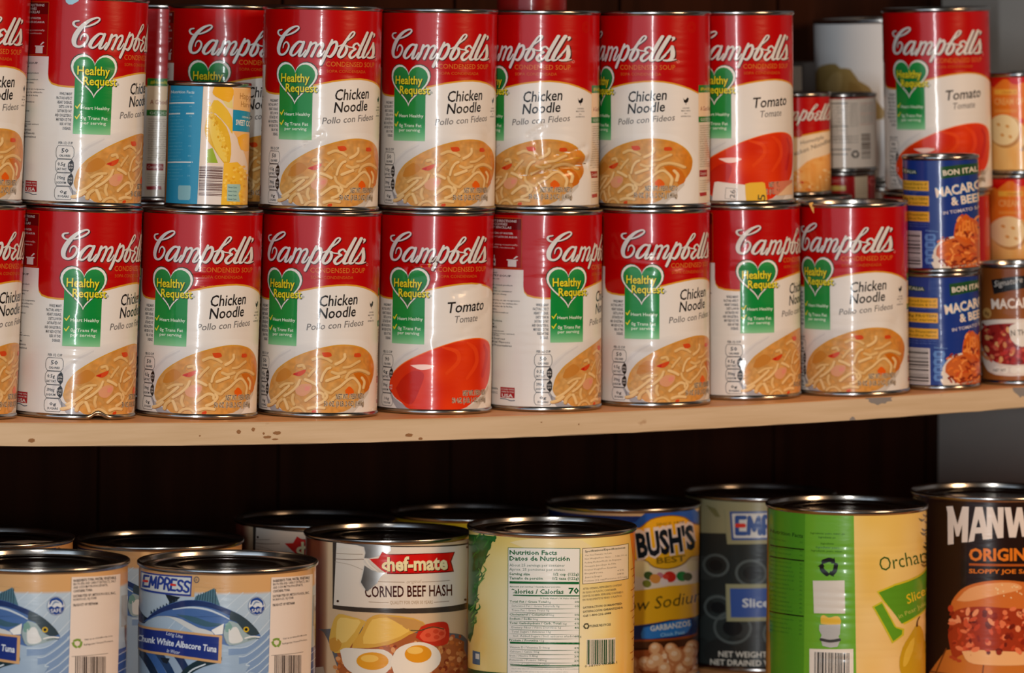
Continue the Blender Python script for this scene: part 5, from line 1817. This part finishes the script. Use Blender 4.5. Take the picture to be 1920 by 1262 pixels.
SC = [
    ('L0', 'plain', 26, G1, 'tall chicken noodle can cut by the left picture edge, standing on the board'),
    ('L1', 'foot', 31, G1, 'tall chicken noodle can with a kicked-in bottom rim, leftmost whole can on the board'),
    ('L2', 'ripples', -3.5, G1, 'tall chicken noodle can on the board, carrying the small blue corn can'),
    ('L3', 'plain', -14, G1, 'tall chicken noodle can on the board, left neighbour of the lower tomato can'),
    ('L4', 'tomato_brand', -1, G1, 'tall tomato soup can on the board, brand name creased'),
    ('L5', 'waist', 50.6, G1, 'tall soup can on the board turned to show its directions panel and small print'),
    ('L6', 'pinch', 15, G1, 'tall chicken noodle can on the board with a dent across its brand name'),
    ('L7', 'waist', 40, G1, 'tall can on the board with a small tear in its nutrition capsules'),
    ('L8', 'side', -15.5, G1, 'tall chicken noodle can on the board, rightmost, beside the two blue macaroni cans'),
    ('L9', 'plain', -50, G1, 'tall red soup can mostly hidden behind the stacked blue macaroni cans'),
    ('T0', 'plain', 0, G2, 'tall chicken noodle can cut by the left picture edge, in the upper layer'),
    ('T1', 'plain', 35, G2, 'tall chicken noodle can of the upper layer with a pale blue sticker at its top'),
    ('T2', 'plain', 9, G2, 'tall soup can standing behind the small blue corn can'),
    ('A', 'plain', -105, G2, 'tall soup can turned sideways in the gap left of the blue corn can'),
    ('T3', 'small', 0, G2, 'tall chicken noodle can of the upper layer, first to the right of the corn can'),
    ('T4', 'side', -4, G2, 'tall chicken noodle can standing on the lower tomato can'),
    ('T5', 'fold', -32, G2, 'tall chicken noodle can with a deep fold crushed into its bowl picture'),
    ('T6', 'plain', -39, G2, 'tall chicken noodle can of the upper layer, left of the stickered tomato can'),
    ('T7', 'tomato', 2, G2, 'tall tomato soup can with a white and a yellow price sticker near its foot'),
    ('TR', 'tomato', -5, G2, 'tall tomato soup can behind the stacked blue macaroni cans'),
]
CANS = {}
for k, lab, turn, g, text in SC:
    CANS[k] = can('soup_can', text, 'can', P[k], RS, HS, LAB[lab], turn, g, 'foot' if lab == 'foot' else None)
for k, text in (('U2', 'tall soup can hidden in the second row, under the can behind the corn can'), ('UA', 'tall soup can hidden in the third row, under the sideways can'), ('UM', 'tall soup can hidden in the second row, under the short noodle can')):
    CANS[k] = can('soup_can', text, 'can', P[k], RS, HS, LAB['plain'], 20, 'tall soup cans in the hidden back rows')


# stickers and tears on single cans: small curved patches of their own
def patch(name, parent, R, h, z0, items, mat, label=None):
    """items(A) draws the patch; only the drawn shapes are built"""
    A = Art(R, h)
    items(A)
    full = A.mesh(name, (0, 0, 0), z0, None, True)
    # drop the paper band itself, keep the drawn shapes
    bm_ = bmesh.new()
    bm_.from_mesh(full)
    rr = [f for f in bm_.faces if max(math.hypot(v.co.x, v.co.y) for v in f.verts) < R * .001 + .00003]
    bmesh.ops.delete(bm_, geom=rr, context='FACES')
    me_ = bpy.data.meshes.new(name)
    bm_.to_mesh(me_)
    bm_.free()
    bpy.data.meshes.remove(full)
    me_.materials.append(mat)
    me_.polygons.foreach_set('use_smooth', [True] * len(me_.polygons))
    o = link_mesh(name, me_, mat, parent)
    if label:
        o['label'] = label
    return o


def st_white(A):
    A.seen(1385, 104, 22, 2.0, 0, 1300, 330, 6, 2)
    w = (228, 220, 212)
    A.poly([(255, 82), (290, 74), (440, 92), (592, 112), (598, 200), (604, 322), (400, 326), (228, 322), (226, 300)], w, 12)
    for a, b in (((380, 146), (502, 158)), ((502, 158), (492, 284)), ((492, 284), (370, 268)), ((370, 268), (380, 146))):
        A.stroke([a, b], 4, (70, 66, 64), 13, 0)
    A.text('26', 476, 266, 484, 170, 58, (60, 58, 60), 13, .01)
    A.poly([(412, 302), (470, 306), (468, 320), (412, 318)], (50, 50, 52), 13)


def st_yellow(A):
    A.seen(1385, 104, 22, 2.0, 0, 1300, 330, 6, 2)
    A.poly([(590, 102), (640, 88), (780, 82), (806, 96), (822, 200), (832, 322), (700, 322), (602, 320), (592, 200)], (226, 176, 40), 14)
    A.text('5', 806, 300, 812, 228, 86, (60, 56, 16), 15, .015)


def st_pale(A):
    A.seen(1385, 104, 22, 2.0, 0, 1300, 330, 6, 2)
    A.poly([(910, 80), (1110, 72), (1112, 200), (1100, 236), (930, 240), (905, 215)], (206, 122, 92), 12)
    A.poly([(935, 246), (1050, 140), (1112, 96), (1112, 240)], (226, 190, 150), 13)


patch('price_sticker', CANS['T7'], 54.4, 178.5, .0045, st_white, M_MATTE, 'white price sticker')
patch('price_sticker', CANS['T7'], 54.4, 178.5, .0045, st_yellow, M_MATTE, 'yellow price sticker')
patch('weight_patch', CANS['T7'], 54.4, 178.5, .0045, st_pale, M_MATTE)


def st_blue(A):
    A.seen(151, 115, -2, 2.14, 0, 0, 0, 6, 35)
    A.poly([(655, -30), (808, -30), (806, 2), (740, 44), (700, 46), (668, 20)], (160, 204, 222), 12)


patch('sticker', CANS['T1'], 54.4, 178.5, .0045, st_blue, M_MATTE, 'pale blue sticker')


def tear7(A):
    A.seen(1398, 101, 396, 1.95, 0, 1300, 660, 6, 40)
    A.poly([(545, 112), (600, 108), (602, 140), (580, 214), (560, 222), (548, 180), (530, 150)], (170, 170, 172), 14)


patch('tear', CANS['L7'], 54.4, 178.5, .0045, tear7, M_SCRAP, 'bare metal tear')

# ------------------------------------------------------------------ smaller cans
art, base = corn()
can('corn_can', 'small blue and yellow sweet corn can standing on a tall soup can', 'can', P['corn'], .0385, .115, inked(art, 'corn_label', base, waves(.08, 12, 3)), 0)
art, base = macaroni()
mm = inked(art, 'macaroni_label', base, waves(.08, 14, 5))
for k, tn, text in (('bon2', 0, 'blue macaroni and beef can, upper of the stack of two'), ('Bon', 13, 'blue macaroni and beef can, lower of the stack of two')):
    can('macaroni_can', text, 'can', P[k], .0385, .115, mm, tn, 'stacked blue macaroni cans')
art, base = macaroni_brown()
brown = inked(art, 'brown_macaroni_label', base, waves(.08, 14, 6))
can('macaroni_can', 'brown macaroni can with a red bowl picture at the right end of the board', 'can', P['Mac'], .0385, .12, brown, 0)
art, base = orange_soup()
orange = inked(art, 'orange_soup_label', base, waves(.08, 12, 7))
can('soup_can', 'orange and red soup can at the right picture edge, upper of two', 'can', P['or2'], .0345, .104, orange, 0, 'stacked orange soup cans')
can('soup_can', 'orange and red soup can at the right picture edge, lower of two', 'can', P['or1'], .0345, .104, orange, 12, 'stacked orange soup cans')
art, base = small_noodle()
can('soup_can', 'short homestyle chicken noodle can between the two tomato cans of the upper layer', 'can', P['mini'], .0345, .104, inked(art, 'short_noodle_label', base, waves(.06, 12, 8)), 0)
art, base = facts_can()
can('soup_can', 'short can turned to its cream facts and barcode side, beside the short noodle can', 'can', P['w3'], .0345, .081, inked(art, 'facts_label', base, waves(.06, 12, 9)), 0)
art, base = red_tin()
rt = inked(art, 'red_tin_label', base, waves(.06, 12, 10))
can('soup_can', 'short dark red can under the can with the facts side', 'can', P['w2'], .0345, .081, rt, 0)
art, base = plain_red()
pr_ = inked(art, 'plain_red_label', base, waves(.06, 12, 11))
can('soup_can', 'small red can on the crushed noodle can, cut by the upper picture edge', 'can', P['top5'], .0345, .104, pr_, 0)


def support(name, text, pos, R, H, base_):
    A = Art(R * 1000 - 1.1, H * 1000 - 9)
    can(name, text, 'can', pos, R, H, inked(A, name + '_plain_label', base_, waves(.05, 14, 2)), 0)


support('soup_can', 'hidden can standing on the board under the short dark red can', P['w1'], .0345, H_w1, (170, 24, 22))
support('macaroni_can', 'hidden can standing on the board under the orange soup cans', P['UO'], .0385, H_UO, (130, 70, 26))
support('fruit_can', 'big hidden can standing on the board under the big pale can', P['bigU'], .0785, H_bigU, (196, 196, 190))
art, base = big_white()
can('fruit_can', 'big pale can with a faded picture, standing far back behind the right tomato can', 'can', P['big'], .0785, .18, inked(art, 'pale_label', base, waves(.1, 30, 4), mat=M_MATTE), 0, zlab=.006)
# dark carton far back in the gap right of the stickered tomato can
t = thing('carton', 'dark carton with a small pale label, far back behind the stickered tomato can', 'box', P['boxd'][:3], 0)
t.location.z += .0006
t.rotation_mode = 'ZYX'
t.rotation_euler = (0, -.060 * (P['boxd'][0] - .045), R_(-33))
box('carton_body', -.034, .034, -.025, .025, 0, .318, plain('dark_card', (44, 34, 28), .7), t, .001)
box('pale_tag', -.012, .0195, -.0256, -.0249, .288, .314, plain('pale_card', (150, 138, 124), .7), t)
box('dark_mark', -.006, .010, -.0260, -.0252, .294, .306, plain('black_print', (40, 34, 30), .7), t)

# a scrap of orange paper caught between two rims
bm = bmesh.new()
pv = []
for i in range(7):
    s = i / 6
    x, z = -.0022 + .0052 * s + .0006 * math.sin(3 * s), .0052 - .0098 * s - .001 * math.sin(2.6 * s)
    w = .0018 + .0006 * math.sin(3 * s)
    pv.append([bm.verts.new((x - w, yy, z)) for yy in (-.0002, .0002)] + [bm.verts.new((x + w, yy, z + .0012)) for yy in (.0002, -.0002)])
for i in range(6):
    for k in range(4):
        bm.faces.new((pv[i][k], pv[i][(k + 1) % 4], pv[i + 1][(k + 1) % 4], pv[i + 1][k]))
bm.faces.new(pv[0])
bm.faces.new(pv[-1])
bmesh.ops.recalc_face_normals(bm, faces=bm.faces)
me = bpy.data.meshes.new('paper_scrap')
bm.to_mesh(me)
bm.free()
o = link_mesh('paper_scrap', me, plain('orange_paper', (232, 170, 70), .6), None, SCRAP)
o.rotation_euler = (0, 0, R_(-33))
o['label'] = 'orange paper scrap caught between the rims of two tall cans'
o['category'] = 'paper'

# ------------------------------------------------------------------ big cans on the lower shelf
RB = .0785
BIGS = {}


def wrap(A, name, base_, disp=None, dented=False, z0=0, fine=True):
    """the label of a big can, cut to the height of the can it goes round"""
    def make(h):
        A.h = round(h, 1)
        return inked(A, name, base_, disp, dented, z0=z0, fine=fine)
    return make


def big(key, name, text, label_mesh, turn=0, group=None, shelf=-.285):
    x, y, z, hd = Q[key]
    H = round(z - shelf, 4)
    BIGS[key] = can(name, text, 'can', (x, y, shelf, hd), RB, H, label_mesh(H * 1000 - 9), turn, group, None, .0045, 0)
    return BIGS[key]


art, base = tuna()
tl = wrap(art, 'tuna_label', base, waves(.08, 30, 1), z0=0, fine=True)
gt = 'big tuna cans'
big('B1', 'tuna_can', 'big blue tuna can cut by the left picture edge, front row', tl, -7.4, gt)
big('B2', 'tuna_can', 'big blue tuna can in the front row showing the whole fish and banner', tl, 0, gt)
big('B11', 'tuna_can', 'big tuna can behind the gap between the two front tuna cans', tl, -20, gt)
big('B12', 'tuna_can', 'big tuna can with torn paper on its lid, behind at the left picture edge', tl, 75, gt)
art, base = hash_can()
hl = wrap(art, 'hash_label', base, waves(.1, 26, 2), z0=0, fine=True)
gh = 'big corned beef hash cans'
big('B3', 'hash_can', 'big corned beef hash can in the front row with a torn label', hl, 0, gh)
big('B10', 'hash_can', 'big corned beef hash can behind, only its white sign corner showing', hl, -9, gh)


def tear3(A):
    A.seen(727, 154, 1018, 2.01, 14, 400, 930, 3.802)
    A.poly([(890, 322), (1000, 332), (1080, 352), (1090, 395), (1082, 430), (1120, 432), (1190, 412), (1206, 384), (1238, 402), (1268, 376), (1262, 346), (1180, 338), (1060, 328)], (160, 160, 160), 12)
    A.poly([(1084, 482), (1130, 512), (1180, 530), (1230, 532), (1196, 562), (1172, 606), (1142, 632), (1104, 664), (1080, 632), (1060, 600), (1074, 540)], (160, 160, 160), 12)


def curl3(A):
    A.seen(727, 154, 1018, 2.01, 14, 400, 930, 3.802)
    A.poly([(886, 362), (960, 358), (1060, 380), (1088, 396), (1076, 432), (1000, 440), (884, 434)], (222, 212, 196), 13)
    A.stroke([(1090, 440, 10), (1120, 480, 14), (1170, 520, 8)], 1, (226, 216, 200), 14, 3)
    A.stroke([(1120, 444, 10), (1150, 484, 14), (1200, 524, 8)], 1, (216, 204, 188), 14, 3)
    A.stroke([(890, 400), (980, 404), (1070, 404)], 4, (160, 140, 118), 14, 3)


h3 = round((Q['B3'][2] + .285) * 1000 - 9, 1)
o = patch('tear', BIGS['B3'], 76.5, h3, .0045, tear3, M_SCRAP, 'bare metal tear')
o = patch('paper_curl', BIGS['B3'], 76.5, h3, .0045, curl3, M_MATTE, 'crumpled torn paper')
art, base = pineapple()
yl = wrap(art, 'pineapple_label', base, waves(.1, 26, 3), z0=0, fine=True)
gp = 'big yellow fruit cans'
big('B4', 'fruit_can', 'big yellow can in the front row turned to its nutrition facts panel', yl, 0, gp)
big('B9', 'fruit_can', 'big yellow can behind the hash can and the facts panel can', yl, 170, gp)
art, base = pears()
gl = wrap(art, 'pear_label', base, lambda u, v: waves(.08, 26, 4)(u, v) + beads(v, 30, 4, 7, -.24, 2.6) + beads(v, 74, 5, 7, -.24, 2.6) + beads(v, 122, 3, 7, -.2, 2.6), True, z0=0, fine=True)
big('B5', 'fruit_can', 'big green and yellow sliced pear can in the front row', gl, 0)
art, base = sloppy_joe()
jl = wrap(art, 'sauce_label', base, waves(.08, 26, 5), z0=0, fine=True)
big('B6', 'sauce_can', 'big dark brown sloppy joe sauce can at the right picture edge', jl, 0)
art, base = olives()
ol = wrap(art, 'olive_label', base, waves(.08, 26, 6), z0=0, fine=True)
big('B7', 'olive_can', 'big dark sliced olive can behind, left of the green pear can', ol, 0)
art, base = garbanzo()
bl_ = wrap(art, 'bean_label', base, waves(.08, 26, 7), z0=0, fine=True)
big('B8', 'bean_can', 'big blue and yellow garbanzo bean can behind the facts panel can', bl_, 0)

# torn paper lying on the lid of the hindmost left tuna can
x, y, z, hd = Q['B12']
bm = bmesh.new()
rnd = random.Random(2)
pts = [(-.005, -.012), (.012, -.016), (.03, -.010), (.046, -.014), (.052, -.002), (.034, .004), (.022, .012), (.004, .010)]
a0 = [bm.verts.new((a, b, .0004 + rnd.uniform(0, .0018))) for a, b in pts]
a1 = [bm.verts.new((v.co.x, v.co.y, v.co.z - .0003)) for v in a0]
bm.faces.new(a0)
bm.faces.new(list(reversed(a1)))
for i in range(8):
    bm.faces.new((a0[i], a1[i], a1[(i + 1) % 8], a0[(i + 1) % 8]))
bmesh.ops.recalc_face_normals(bm, faces=bm.faces)
me = bpy.data.meshes.new('torn_paper')
bm.to_mesh(me)
bm.free()
o = link_mesh('torn_paper', me, plain('grey_paper', (176, 166, 158), .6), None, (x + .006, y - .02, z - .0052))
o.rotation_euler = (0, 0, R_(-hd))
o['label'] = 'torn grey paper scrap lying on the lid of a big tuna can'
o['category'] = 'paper'
